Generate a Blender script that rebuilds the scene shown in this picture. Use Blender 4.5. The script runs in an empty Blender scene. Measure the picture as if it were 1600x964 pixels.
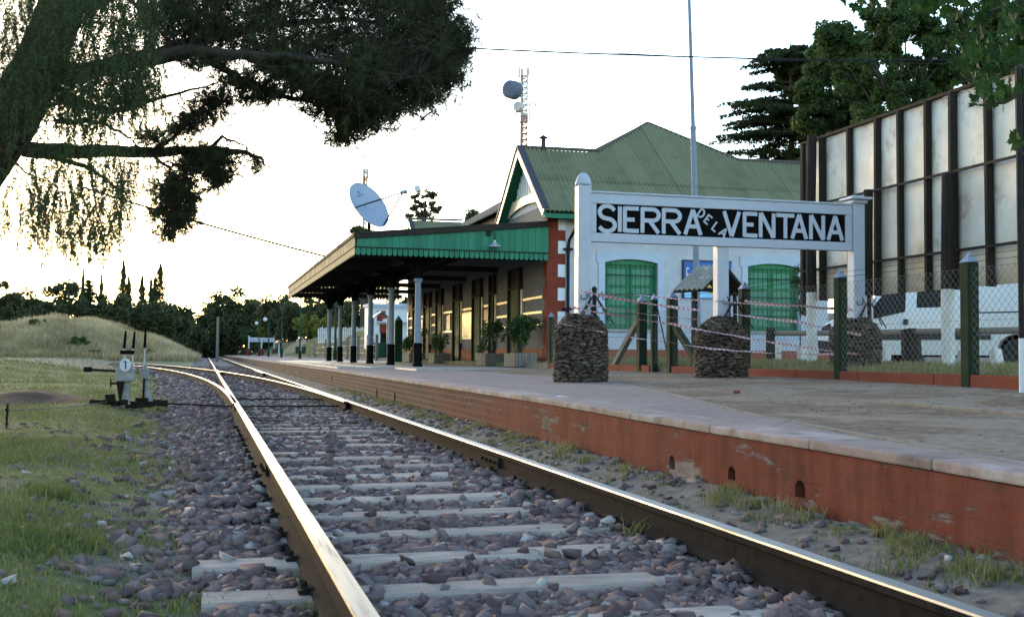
import bpy, bmesh, math, random
import numpy as np
from mathutils import Vector, Matrix
from math import sin, cos, tan, radians, pi, atan2, sqrt

SC = bpy.context.scene
COL = SC.collection
rng = np.random.default_rng(7)
random.seed(7)

# ---------------------------------------------------------------- camera
H = 0.7406
FOC = 1750.0
CR = np.array([[0.964426, -0.263541, 0.007993], [0.0, 0.0, 0.0], [0.0, 0.0, 0.0]])
YAW, PIT, ROL = radians(15.277855), radians(2.383103), 0.008
_f = np.array([sin(YAW)*cos(PIT), cos(YAW)*cos(PIT), sin(PIT)])
_r = np.array([cos(YAW), -sin(YAW), 0.0])
_u = np.cross(_r, _f)
CR = np.array([_r*cos(ROL)+_u*sin(ROL), _u*cos(ROL)-_r*sin(ROL), _f])
cam_d = bpy.data.cameras.new('camera')
cam = bpy.data.objects.new('camera', cam_d)
COL.objects.link(cam)
cam.matrix_world = Matrix(((CR[0][0], CR[1][0], -CR[2][0], 0.0), (CR[0][1], CR[1][1], -CR[2][1], 0.0),
                           (CR[0][2], CR[1][2], -CR[2][2], H), (0, 0, 0, 1)))
cam_d.sensor_width = 36.0
cam_d.lens = FOC/1600*36
cam_d.clip_start = 0.05
cam_d.clip_end = 3000
cam_d.dof.use_dof = True
cam_d.dof.focus_distance = 13.0
cam_d.dof.aperture_fstop = 8.0
SC.camera = cam

# ---------------------------------------------------------------- sky, sun, exposure
SUN_EL, SUN_AZ = radians(7.0), radians(-13.0)      # azimuth measured from +Y towards +X
W = bpy.data.worlds.new('World'); SC.world = W; W.use_nodes = True
wn = W.node_tree.nodes; bg = wn['Background']
sky = wn.new('ShaderNodeTexSky'); sky.sky_type = 'NISHITA'; sky.sun_disc = False
sky.sun_elevation = SUN_EL; sky.sun_rotation = SUN_AZ
sky.air_density = 1.0; sky.dust_density = 0.8; sky.ozone_density = 1.6
W.node_tree.links.new(sky.outputs[0], bg.inputs[0]); bg.inputs[1].default_value = 0.15
sun_d = bpy.data.lights.new('sun', 'SUN'); sun_d.energy = 0.12; sun_d.angle = radians(0.5); sun_d.color = (1.0, 0.72, 0.45)
sun = bpy.data.objects.new('sun', sun_d); COL.objects.link(sun)
_sd = Vector((sin(SUN_AZ)*cos(SUN_EL), cos(SUN_AZ)*cos(SUN_EL), sin(SUN_EL)))
sun.rotation_euler = _sd.to_track_quat('Z', 'Y').to_euler()
sun.location = (0, 0, 40)
SC.view_settings.view_transform = 'Standard'
SC.view_settings.look = 'None'
SC.view_settings.exposure = 2.72
SC.view_settings.gamma = 1.0

# ---------------------------------------------------------------- pixel -> place (on a known plane)
def ray(px, py): return CR.T @ np.array([(px-800)/FOC, -(py-482)/FOC, 1.0])
def onX(px, py, X): d = ray(px, py); return Vector(d*X/d[0]+[0, 0, H])
def onY(px, py, Y): d = ray(px, py); return Vector(d*Y/d[1]+[0, 0, H])
def onZ(px, py, Z): d = ray(px, py); return Vector(d*(Z-H)/d[2]+[0, 0, H])
def onD(px, py, D): d = ray(px, py); return Vector(d*D+[0, 0, H])

# ---------------------------------------------------------------- mesh builder
ORG = {}
class MB:
    def __init__(s): s.v = []; s.f = []; s.m = []
    def add(s, vs, fs, mi=0):
        b = len(s.v); s.v += [tuple(v) for v in vs]
        for f in fs: s.f.append([b+i for i in f]); s.m.append(mi)
    def box(s, x0, x1, y0, y1, z0, z1, mi=0):
        s.add([(x0,y0,z0),(x1,y0,z0),(x1,y1,z0),(x0,y1,z0),(x0,y0,z1),(x1,y0,z1),(x1,y1,z1),(x0,y1,z1)],
              [(0,3,2,1),(4,5,6,7),(0,1,5,4),(1,2,6,5),(2,3,7,6),(3,0,4,7)], mi)
    def obox(s, c, sz, R=None, mi=0):
        hx, hy, hz = sz[0]/2, sz[1]/2, sz[2]/2
        vs = [Vector((x,y,z)) for x,y,z in [(-hx,-hy,-hz),(hx,-hy,-hz),(hx,hy,-hz),(-hx,hy,-hz),(-hx,-hy,hz),(hx,-hy,hz),(hx,hy,hz),(-hx,hy,hz)]]
        if R is not None: vs = [R @ v for v in vs]
        c = Vector(c)
        s.add([v+c for v in vs], [(0,3,2,1),(4,5,6,7),(0,1,5,4),(1,2,6,5),(2,3,7,6),(3,0,4,7)], mi)
    def bar(s, p, q, w, h, up=(0,0,1), mi=0):
        p, q = Vector(p), Vector(q); d = (q-p)
        if d.length < 1e-6: return
        d.normalize(); u = Vector(up)
        a = d.cross(u)
        if a.length < 1e-4: a = d.cross(Vector((1,0,0)))
        a.normalize(); b = a.cross(d).normalized()
        vs = []
        for e in (p, q):
            for i, j in ((-1,-1),(1,-1),(1,1),(-1,1)): vs.append(e + a*(i*w/2) + b*(j*h/2))
        s.add(vs, [(0,1,2,3),(7,6,5,4),(0,4,5,1),(1,5,6,2),(2,6,7,3),(3,7,4,0)], mi)
    def tube(s, pts, rs, n=6, mi=0, cap=True):
        pts = [Vector(p) for p in pts]
        if not hasattr(rs, '__len__'): rs = [rs]*len(pts)
        b = len(s.v); prev = None
        for i, p in enumerate(pts):
            d = (pts[min(i+1, len(pts)-1)] - pts[max(i-1, 0)])
            d = d.normalized() if d.length > 1e-9 else Vector((0,0,1))
            if prev is None:
                a = d.cross(Vector((0,0,1)))
                if a.length < 1e-3: a = d.cross(Vector((1,0,0)))
            else: a = prev - d*prev.dot(d)
            a.normalize(); prev = a; c = d.cross(a)
            for k in range(n):
                t = 2*pi*k/n
                s.v.append(tuple(p + (a*cos(t) + c*sin(t))*rs[i]))
        for i in range(len(pts)-1):
            for k in range(n):
                k2 = (k+1) % n
                s.f.append([b+i*n+k, b+i*n+k2, b+(i+1)*n+k2, b+(i+1)*n+k]); s.m.append(mi)
        if cap:
            s.f.append([b+k for k in reversed(range(n))]); s.m.append(mi)
            e = b+(len(pts)-1)*n
            s.f.append([e+k for k in range(n)]); s.m.append(mi)
    def lathe(s, prof, n=12, c=(0,0,0), mi=0, rot=0.0):
        b = len(s.v); c = Vector(c)
        for r, z in prof:
            for k in range(n):
                t = 2*pi*k/n+rot
                s.v.append((c.x+r*cos(t), c.y+r*sin(t), c.z+z))
        for i in range(len(prof)-1):
            for k in range(n):
                k2 = (k+1) % n
                s.f.append([b+i*n+k, b+i*n+k2, b+(i+1)*n+k2, b+(i+1)*n+k]); s.m.append(mi)
        s.f.append([b+k for k in reversed(range(n))]); s.m.append(mi)
        e = b+(len(prof)-1)*n
        s.f.append([e+k for k in range(n)]); s.m.append(mi)
    def prism(s, pts, off, mi=0):
        off = Vector(off); n = len(pts); pts = [Vector(p) for p in pts]
        vs = pts + [p+off for p in pts]
        nrm = Vector((0,0,0))
        for i in range(n): nrm += pts[i].cross(pts[(i+1) % n])
        fl = nrm.dot(off) > 0
        top = list(range(n, 2*n)); bot = list(reversed(range(n)))
        sides = [(i, (i+1) % n, n+(i+1) % n, n+i) for i in range(n)]
        if not fl:
            top = top[::-1]; bot = bot[::-1]; sides = [t[::-1] for t in sides]
        s.add(vs, [tuple(bot), tuple(top)] + sides, mi)
    def build(s, name, mats, parent=None, smooth=False, bevel=0.0, org=None):
        me = bpy.data.meshes.new(name)
        o = ORG.get(parent.name, Vector((0,0,0))) if parent else (Vector(org) if org is not None else Vector((0,0,0)))
        me.from_pydata([(v[0]-o[0], v[1]-o[1], v[2]-o[2]) for v in s.v], [], s.f)
        if not isinstance(mats, (list, tuple)): mats = [mats]
        for m in mats: me.materials.append(m)
        if len(mats) > 1: me.polygons.foreach_set('material_index', s.m)
        if smooth: me.polygons.foreach_set('use_smooth', [True]*len(me.polygons))
        ob = bpy.data.objects.new(name, me); COL.objects.link(ob)
        if parent: ob.parent = parent
        elif org is not None: ob.location = o
        ORG[ob.name] = o.copy()
        if bevel > 0:
            bv = ob.modifiers.new('bevel', 'BEVEL'); bv.width = bevel; bv.segments = 2; bv.limit_method = 'ANGLE'; bv.angle_limit = radians(40)
        return ob

def tag(o, label=None, cat=None, group=None, kind=None):
    if label: o['label'] = label
    if cat: o['category'] = cat
    if group: o['group'] = group
    if kind: o['kind'] = kind
    return o
def thing(name, label, cat, loc=(0,0,0), group=None, rz=0.0):
    o = bpy.data.objects.new(name, None); COL.objects.link(o)
    o.empty_display_size = 0.2
    o.location = loc; o.rotation_euler = (0, 0, rz)
    ORG[o.name] = Vector(loc) if rz == 0.0 else Vector((0,0,0))
    return tag(o, label, cat, group)
def copy_tree(o, parent=None):
    c = o.copy(); COL.objects.link(c)
    if parent: c.parent = parent
    for ch in list(o.children): copy_tree(ch, c)
    return c
def share(name, me, parent, loc=None, mat=None):
    o = bpy.data.objects.new(name, me); COL.objects.link(o)
    if parent: o.parent = parent
    if loc is not None: o.location = loc
    if mat is not None: o.matrix_local = mat
    return o

def soup(name, V, mats, parent=None, rnd=None, kind=None, smooth=False, org=None, F=None):
    """V: (N,k,3) one polygon each, or vertices (n,3) with faces F (m,k)"""
    V = np.asarray(V, dtype=np.float64)
    if F is None:
        N, k = V.shape[0], V.shape[1]; vv = V.reshape(-1, 3); fi = np.arange(N*k, dtype=np.int32)
    else:
        vv = V; N, k = F.shape; fi = F.reshape(-1).astype(np.int32)
    o = ORG.get(parent.name, Vector((0,0,0))) if parent else (Vector(org) if org is not None else Vector((0,0,0)))
    vv = (vv - np.array(o)).astype(np.float32)
    me = bpy.data.meshes.new(name)
    me.vertices.add(len(vv)); me.vertices.foreach_set('co', vv.ravel())
    me.loops.add(N*k); me.loops.foreach_set('vertex_index', fi)
    me.polygons.add(N); me.polygons.foreach_set('loop_start', np.arange(0, N*k, k, dtype=np.int32))
    if not isinstance(mats, (list, tuple)): mats = [mats]
    for m in mats: me.materials.append(m)
    if rnd is not None:
        a = me.attributes.new('rnd', 'FLOAT', 'FACE'); a.data.foreach_set('value', np.asarray(rnd, dtype=np.float32))
    me.update(calc_edges=True); me.validate()
    if smooth: me.polygons.foreach_set('use_smooth', [True]*N)
    ob = bpy.data.objects.new(name, me); COL.objects.link(ob)
    if parent: ob.parent = parent
    elif org is not None: ob.location = o
    ORG[ob.name] = Vector(o)
    if kind: ob['kind'] = kind
    return ob

# ---------------------------------------------------------------- materials
class G:
    """small node-graph writer"""
    def __init__(s, name):
        s.m = bpy.data.materials.new(name); s.m.use_nodes = True
        s.t = s.m.node_tree; s.b = s.t.nodes['Principled BSDF']; s.out = s.t.nodes['Material Output']
    def n(s, typ, props=None, **ins):
        nd = s.t.nodes.new('ShaderNode'+typ)
        for k, v in (props or {}).items(): setattr(nd, k, v)
        for k, v in ins.items():
            key = int(k[1:]) if k[0] == '_' and k[1:].isdigit() else k.replace('_', ' ')
            s.put(nd.inputs[key], v)
        return nd
    def put(s, sock, v):
        if isinstance(v, bpy.types.Node): v = v.outputs[0]
        if isinstance(v, bpy.types.NodeSocket): s.t.links.new(v, sock)
        else: sock.default_value = v
    def math(s, op, a, b=0.0, clamp=False):
        return s.n('Math', {'operation': op, 'use_clamp': clamp}, _0=a, _1=b)
    def ramp(s, fac, stops):
        nd = s.t.nodes.new('ShaderNodeValToRGB'); e = nd.color_ramp.elements
        while len(e) < len(stops): e.new(0.5)
        for i, (p, c) in enumerate(stops):
            e[i].position = p; e[i].color = (*c, 1) if len(c) == 3 else c
        s.put(nd.inputs[0], fac); return nd
    def mix(s, fac, a, b, mode='MIX'):
        nd = s.t.nodes.new('ShaderNodeMix'); nd.data_type = 'RGBA'; nd.blend_type = mode
        s.put(nd.inputs[0], fac); s.put(nd.inputs[6], a if not isinstance(a, tuple) else (*a, 1)); s.put(nd.inputs[7], b if not isinstance(b, tuple) else (*b, 1))
        return nd.outputs[2]
    def noise(s, co, scale, detail=6.0, rough=0.6):
        return s.n('TexNoise', None, Vector=co, Scale=scale, Detail=detail, Roughness=rough)
    def coord(s): return s.n('TexCoord').outputs['Object']
    def bump(s, h, strength=0.3, dist=0.02, nrm=None):
        nd = s.n('Bump', None, Strength=strength, Distance=dist, Height=h)
        if nrm is not None: s.put(nd.inputs['Normal'], nrm)
        s.put(s.b.inputs['Normal'], nd); return nd

def spread(cols, lo=0.3, hi=0.7):
    n = len(cols)
    return [(lo+(hi-lo)*i/max(1, n-1), c) for i, c in enumerate(cols)]

def M(name, cols, scale=4.0, rough=0.8, bump=0.2, bscale=40.0, bdist=0.01, metal=0.0, spec=0.15, stretch=None, objvar=0.0, transl=0.0, attr=False, coat=0.0, stain=None, stain_scale=1.2, stain_lo=0.55):
    g = G(name); b = g.b
    if not isinstance(cols, list): cols = [cols, tuple(c*0.82 for c in cols)]
    if attr:
        src = g.n('Attribute', {'attribute_name': 'rnd'}).outputs['Fac']
        col = g.ramp(src, spread(cols, 0.0, 1.0)).outputs[0]
    else:
        co = g.coord()
        oi = g.n('ObjectInfo')
        co = g.n('VectorMath', {'operation': 'ADD'}, _0=co, _1=g.n('CombineXYZ', None, X=g.math('MULTIPLY', oi.outputs['Random'], 37.0), Y=g.math('MULTIPLY', oi.outputs['Random'], 11.0))).outputs[0] if objvar else co
        if stretch: co = g.n('Mapping', None, Vector=co, Scale=stretch).outputs[0]
        nz = g.noise(co, scale)
        col = g.ramp(nz.outputs['Fac'], spread(cols)).outputs[0]
        if stain:
            sn = g.noise(co, stain_scale, 8.0, 0.7)
            col = g.mix(g.ramp(sn.outputs['Fac'], [(stain_lo, (0,0,0)), (stain_lo+0.12, (1,1,1))]).outputs[0], col, stain)
        if objvar:
            v = g.math('ADD', g.math('MULTIPLY', oi.outputs['Random'], objvar*2), 1.0-objvar)
            col = g.n('HueSaturation', None, Color=col, Value=v).outputs[0]
        if bump:
            g.bump(g.noise(co, bscale, 5.0), bump, bdist)
    g.put(b.inputs['Base Color'], col)
    b.inputs['Roughness'].default_value = rough
    b.inputs['Metallic'].default_value = metal
    b.inputs['Specular IOR Level'].default_value = spec
    if coat: b.inputs['Coat Weight'].default_value = coat
    if transl:
        tr = g.n('BsdfTranslucent', None, Color=col)
        mx = g.n('MixShader', None, _0=transl, _1=b, _2=tr)
        g.put(g.out.inputs['Surface'], mx)
    return g.m

MAT = {}
MAT['white'] = M('white_paint', [(.58,.59,.62),(.50,.51,.55)], 3, .55, .15, 30, stain=(.45,.43,.42), stain_lo=.66)
MAT['signwhite'] = M('sign_white_paint', [(.40,.43,.50),(.35,.38,.455)], 5, .45, .12, 25, stain=(.42,.40,.40), stain_scale=3, stain_lo=.68)
MAT['black'] = M('black_paint', [(.003,.003,.0035),(.006,.006,.006)], 6, .8, .15, 30, spec=.05)
MAT['iron'] = M('black_iron', [(.010,.010,.011),(.02,.018,.018)], 9, .75, .3, 60, spec=.15)
MAT['wall'] = M('white_render', [(.46,.47,.52),(.385,.395,.45)], 2.2, .9, .8, 45, .02, stain=(.36,.35,.36), stain_lo=.62)
MAT['surround'] = M('blue_grey_trim', [(.40,.46,.56),(.34,.40,.50)], 4, .8, .2, 40)
MAT['blue_col'] = M('blue_grey_column_paint', [(.18,.215,.28),(.15,.18,.24)], 6, .5, .15, 40)
MAT['green'] = M('green_board_paint', [(.028,.165,.10),(.02,.125,.077)], 5, .55, .2, 40, stretch=(6,6,.7), objvar=.16, stain=(.03,.14,.09), stain_lo=.6)
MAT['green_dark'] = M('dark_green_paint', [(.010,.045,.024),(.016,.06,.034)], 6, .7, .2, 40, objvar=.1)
MAT['shutter'] = M('green_shutter_paint', [(.035,.19,.095),(.028,.145,.075)], 7, .5, .2, 40, objvar=.08)
MAT['post_green'] = M('post_green_paint', [(.007,.016,.009),(.014,.025,.013)], 8, .8, .3, 50, spec=.15, stain=(.07,.065,.04), stain_lo=.64)
MAT['tin'] = M('green_roof_sheet', [(.135,.138,.075),(.16,.16,.092),(.115,.12,.065)], 1.3, .6, .1, 20, objvar=.09, stain=(.17,.14,.09), stain_scale=2.5, stain_lo=.66)
MAT['tin_grey'] = M('weathered_roof_sheet', [(.10,.095,.09),(.07,.068,.064)], 1.5, .95, .2, 20, spec=.03)
MAT['trim_dark'] = M('dark_bargeboard', [(.05,.05,.065),(.035,.035,.045)], 5, .6, .2, 30)
MAT['cream'] = M('cream_trim_paint', [(.42,.38,.28),(.36,.32,.24)], 6, .35, .1, 30, spec=.5)
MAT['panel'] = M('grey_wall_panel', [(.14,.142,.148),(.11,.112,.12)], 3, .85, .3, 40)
MAT['fascia'] = M('weathered_cream_fascia', [(.20,.17,.11),(.26,.22,.15),(.15,.125,.08)], 3, .8, .2, 30, spec=.1, objvar=.15)
MAT['mesh'] = M('dull_fence_wire', [(.13,.115,.105),(.20,.18,.165)], 9, .7, 0)
MAT['wood_dark'] = M('dark_timber', [(.016,.013,.012),(.032,.025,.021)], 4, .85, .4, 40, spec=.15, stretch=(6,6,.6), objvar=.1)
MAT['wood_roof'] = M('dark_awning_timber', [(.022,.019,.017),(.035,.03,.026)], 3, .9, .3, 30)
MAT['wood_grey'] = M('weathered_timber', [(.11,.095,.085),(.17,.155,.135),(.08,.068,.06)], 4, .9, .4, 40, stretch=(8,8,.6), objvar=.12)
MAT['glass'] = M('dark_glass', [(.010,.011,.012),(.018,.019,.021)], 2, .4, 0, spec=.12)
MAT['rust'] = M('rusty_steel', [(.011,.009,.0085),(.021,.016,.014),(.008,.007,.007)], 9, .95, .5, 70, .004, spec=.05)
MAT['galv'] = M('galvanised_steel', [(.42,.43,.45),(.34,.35,.37)], 6, .45, .1, 30, metal=.6)
MAT['concrete'] = M('grey_concrete', [(.34,.33,.32),(.26,.25,.25),(.40,.39,.37)], 3, .9, .4, 45, objvar=.1)
MAT['whitewash'] = M('whitewashed_concrete', [(.55,.54,.52),(.45,.44,.42)], 5, .9, .4, 40, stain=(.26,.24,.22), stain_lo=.6)

def m_rail():
    g = G('polished_rail_head'); co = g.coord()
    c2 = g.n('Mapping', None, Vector=co, Scale=(30, 1.2, 30)).outputs[0]
    nz = g.noise(c2, 1.5, 6)
    col = g.ramp(nz.outputs['Fac'], [(.3, (.13,.112,.10)), (.55, (.25,.228,.21)), (.72, (.085,.065,.055))]).outputs[0]
    g.put(g.b.inputs['Base Color'], col); g.b.inputs['Metallic'].default_value = .95
    g.put(g.b.inputs['Roughness'], g.ramp(nz.outputs['Fac'], [(.3, (.32,)*3), (.75, (.52,)*3)]).outputs[0])
    g.bump(g.noise(c2, 6), .08, .004); return g.m
MAT['railtop'] = m_rail()

def m_sleeper():
    g = G('sleeper_concrete'); co = g.coord(); oi = g.n('ObjectInfo')
    co = g.n('VectorMath', {'operation': 'ADD'}, _0=co, _1=g.n('CombineXYZ', None, X=g.math('MULTIPLY', oi.outputs['Random'], 37.0))).outputs[0]
    c2 = g.n('Mapping', None, Vector=co, Scale=(1.0, 6, 6)).outputs[0]
    n1 = g.noise(c2, 3, 8, .7); n2 = g.noise(co, 60, 4)
    col = g.ramp(n1.outputs['Fac'], [(.28, (.165,.125,.105)), (.5, (.295,.24,.208)), (.72, (.375,.315,.28))]).outputs[0]
    col = g.mix(g.ramp(g.noise(co, 5, 6, .7).outputs['Fac'], [(.56, (0,0,0)), (.68, (1,1,1))]).outputs[0], col, (.20,.17,.15))
    col = g.n('HueSaturation', None, Color=col, Value=g.math('ADD', g.math('MULTIPLY', oi.outputs['Random'], .3), .85)).outputs[0]
    g.put(g.b.inputs['Base Color'], col); g.b.inputs['Roughness'].default_value = .9; g.b.inputs['Specular IOR Level'].default_value = .1
    g.bump(g.math('ADD', n1.outputs['Fac'], g.math('MULTIPLY', n2.outputs['Fac'], .4)), .5, .012); return g.m
MAT['sleeper'] = m_sleeper()

def m_stone(name, stops, rough=.85):
    g = G(name); co = g.coord()
    a = g.n('Attribute', {'attribute_name': 'rnd'}).outputs['Fac']
    col = g.ramp(a, stops).outputs[0]
    nz = g.noise(co, 45, 5, .65)
    col = g.mix(.35, col, g.ramp(nz.outputs['Fac'], [(.3, (.35,.35,.35)), (.7, (1,1,1))]).outputs[0], 'MULTIPLY')
    g.put(g.b.inputs['Base Color'], col); g.b.inputs['Roughness'].default_value = rough; g.b.inputs['Specular IOR Level'].default_value = .12
    g.bump(g.noise(co, 90, 4), .4, .006); return g.m
MAT['ballast'] = m_stone('ballast_stone', [(0, (.075,.05,.048)), (.25, (.132,.09,.09)), (.5, (.192,.142,.142)), (.7, (.165,.102,.09)), (.85, (.095,.073,.072)), (.96, (.23,.195,.185)), (1, (.42,.385,.36))])
MAT['pedstone'] = m_stone('pedestal_stone', [(0, (.04,.031,.026)), (.5, (.07,.054,.044)), (.8, (.10,.079,.064)), (1, (.15,.122,.10))])

def m_foliage(name, cols, transl=.35, rough=.7, spec=.1):
    return M(name, cols, attr=True, rough=rough, spec=spec, transl=transl)
MAT['leaf_dark'] = m_foliage('dark_conifer_foliage', [(.016,.024,.012),(.032,.045,.02),(.05,.065,.026)], .2)
MAT['leaf_pine'] = m_foliage('pine_needles', [(.014,.017,.009),(.028,.035,.015),(.045,.058,.024)], .12)
MAT['leaf_pepper'] = m_foliage('pepper_tree_leaflets', [(.018,.028,.011),(.036,.055,.02),(.066,.09,.034)], .18)
MAT['leaf_mid'] = m_foliage('green_tree_foliage', [(.028,.05,.02),(.05,.085,.03),(.075,.115,.04)], .35)
MAT['leaf_far'] = m_foliage('distant_tree_foliage', [(.03,.04,.02),(.055,.066,.032),(.08,.09,.042)], .25)
MAT['leaf_poplar'] = m_foliage('poplar_foliage', [(.04,.05,.022),(.07,.08,.035),(.09,.10,.045)], .3)
MAT['leaf_yellow'] = m_foliage('yellow_green_shrub', [(.10,.12,.025),(.16,.17,.035),(.20,.20,.05)], .35)
MAT['leaf_maple'] = m_foliage('maple_leaf', [(.04,.09,.02),(.07,.14,.03)], .45, .5)
MAT['grass'] = m_foliage('grass_blades', [(.085,.11,.028),(.145,.155,.05),(.25,.215,.105),(.33,.265,.155)], .3, .7)
MAT['drygrass'] = m_foliage('dry_grass_blades', [(.17,.13,.065),(.38,.30,.165),(.52,.43,.27)], .3, .8)
MAT['bark'] = M('pine_bark', [(.018,.014,.012),(.034,.026,.021),(.012,.010,.009)], 6, .95, .8, 14, .03, stretch=(1,1,.35))
MAT['bark_far'] = M('tree_bark', [(.07,.06,.05),(.045,.038,.032)], 4, .95, .5, 12, .03)
# ================================================================ SETTING
def sstep(a, b, x):
    t = np.clip((np.asarray(x, float)-a)/(b-a), 0, 1); return t*t*(3-2*t)
_ph = rng.uniform(0, 6.28, 24); _kx = rng.normal(0, 1, 24); _ky = rng.normal(0, 1, 24)
def fnoise(x, y, s=1.0, seed=0):
    """cheap smooth noise about -1..1"""
    r = 0
    for i in range(6):
        j = (i+seed*5) % 24
        r = r + np.sin((x*_kx[j]+y*_ky[j])*s*(1+.45*i)+_ph[j])/(1+.45*i)
    return r/3.0
MX = [-40, -26, -20, -15.5, -13.8, -12.3, -10.0, -7.2, -4.6, -2.2, -0.4, 0.8, 40]
MH = [1.6, 1.8, 2.0, 2.25, 2.5, 2.95, 2.75, 2.3, 1.75, .95, 0.2, 0.0, 0]
def gz(x, y):
    x = np.asarray(x, float); y = np.asarray(y, float)
    z = -0.195 + 0*x
    z = z + sstep(-0.1-.03*np.clip(y, 0, 60), -.8-.05*np.clip(y, 0, 60), x)*(0.11+.02*fnoise(x, y, 1.1))
    z = z + .012*fnoise(x, y, 3.0, 1)*(x < 0)
    # strip between the right rail and the platform wall
    z = z + sstep(2.25, 3.0, x)*(0.135+.02*fnoise(x, y, 2.0, 2))*(x < 3.3)
    # earth mound on the left, far
    m = np.interp(x, MX, MH)*sstep(85, 98, y)*(1-.6*sstep(112, 135, y))
    z = z + m*(1+.16*fnoise(x, y, .33, 1)+.13*fnoise(x, y, .75, 2)+.05*fnoise(x, y, 2.0, 3))
    z = z + 0.5*sstep(-4, -9, x)*sstep(20, 60, y)*(y < 300)*.8
    # ground behind the platform fence: grass verge then car park
    v = 0.52 + .12*sstep(8.7, 10.4, x) - .17*sstep(11.3, 12.6, x) + .015*fnoise(x, y, 1.5)
    v = v + sstep(60, 84, y)*(sstep(9.0, 12.5, x)*2.0+sstep(12, 40, x)*2.0)
    w = sstep(8.56, 8.60, x)
    z = z*(1-w)+v*w
    return z
def pz(x, y):
    """platform surface"""
    e = np.interp(y, [-5, 3.8, 4.5, 7, 10, 30, 300], [.295, .298, .312, .315, .342, .346, .346])
    r = np.interp(y, [-5, 8, 10, 14, 24, 28, 300], [.40, .41, .41, .44, .43, .40, .36])
    t = sstep(4.6, 8.4, x)
    return e*(1-t)+r*t

def grid_mesh(name, xs, ys, zf, mat, kind='structure'):
    X, Y = np.meshgrid(xs, ys); Z = zf(X, Y)
    v = np.stack([X, Y, Z], -1).reshape(-1, 3); nx, ny = len(xs), len(ys)
    i = np.arange(nx*ny).reshape(ny, nx)
    F = np.stack([i[:-1, :-1], i[:-1, 1:], i[1:, 1:], i[1:, :-1]], -1).reshape(-1, 4)
    return soup(name, v, mat, None, None, kind, True, None, F)

def m_ground():
    g = G('ground_soil_and_grass'); co = g.coord()
    sx = g.n('SeparateXYZ', None, Vector=co); x, y = sx.outputs[0], sx.outputs[1]
    nA = g.noise(co, 1.3, 8, .65).outputs['Fac']; nB = g.noise(co, 9, 7, .7).outputs['Fac']; nC = g.noise(co, 60, 5).outputs['Fac']
    nD = g.noise(co, .25, 5, .6).outputs['Fac']
    grit = g.ramp(nC, [(.3, (.07,.062,.066)), (.55, (.15,.13,.135)), (.75, (.22,.19,.19))]).outputs[0]
    dirt = g.ramp(nB, [(.3, (.11,.083,.066)), (.5, (.20,.16,.13)), (.7, (.28,.232,.195))]).outputs[0]
    grass = g.ramp(nB, [(.3, (.05,.07,.022)), (.5, (.095,.115,.035)), (.7, (.16,.15,.07))]).outputs[0]
    grass = g.mix(g.ramp(nA, [(.5, (0,0,0)), (.66, (1,1,1))]).outputs[0], grass, dirt)
    dry = g.ramp(nB, [(.3, (.14,.12,.06)), (.55, (.27,.225,.125)), (.75, (.36,.30,.18))]).outputs[0]
    by_ = g.math('ADD', y, g.math('MULTIPLY', nD, 16))
    band = g.math('MULTIPLY', g.math('GREATER_THAN', by_, 64), g.math('LESS_THAN', by_, 88))
    grass = g.mix(g.math('MULTIPLY', band, .85), grass, dirt)
    # left limit of the ballast
    lim = g.math('ADD', g.math('MULTIPLY', y, -.036), -.12)
    t = g.math('SUBTRACT', g.math('ADD', x, g.math('MULTIPLY', g.math('SUBTRACT', nA, .5), 1.6)), lim)
    left = g.ramp(g.math('ADD', g.math('MULTIPLY', t, .8), .5), [(.25, (1,1,1)), (.75, (0,0,0))]).outputs[0]
    col = g.mix(left, grit, grass)
    r1 = g.math('GREATER_THAN', g.math('ADD', x, g.math('MULTIPLY', nB, .3)), 2.42)
    col = g.mix(r1, col, dirt)
    r2 = g.math('GREATER_THAN', x, 8.45)
    park = g.mix(g.ramp(nA, [(.42, (0,0,0)), (.55, (1,1,1))]).outputs[0], grass, dirt)
    col = g.mix(r2, col, park)
    far = g.math('GREATER_THAN', g.math('ADD', y, g.math('MULTIPLY', nD, 8)), 87)
    lx = g.math('LESS_THAN', x, -.9)
    drym = g.mix(g.ramp(nD, [(.58, (0,0,0)), (.7, (.6,.6,.6))]).outputs[0], dry, grass)
    col = g.mix(g.math('MULTIPLY', far, lx), col, drym)
    g.put(g.b.inputs['Base Color'], col); g.b.inputs['Roughness'].default_value = .95
    g.b.inputs['Specular IOR Level'].default_value = .05
    g.bump(g.math('ADD', nB, g.math('MULTIPLY', nC, .5)), .8, .03); return g.m

xs = np.concatenate([[-900, -500, -250, -140, -90, -65], np.arange(-50, -10, 1.6), np.arange(-10, -3, .5), np.arange(-3, 3.25, .12), [3.3, 4, 6, 8, 8.5, 8.56, 8.60, 8.8], np.arange(9.2, 13.5, .4), np.arange(14, 45, 2.0), [55, 80, 140, 250, 500, 900]])
ys = np.concatenate([[-60, -30, -12, -5], np.arange(-2, 14, .14), np.arange(14, 40, .5), np.arange(40, 140, 1.3), [150, 170, 200, 250, 320, 450, 700, 1200]])
ground = grid_mesh('ground', xs, ys, gz, m_ground())

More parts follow.
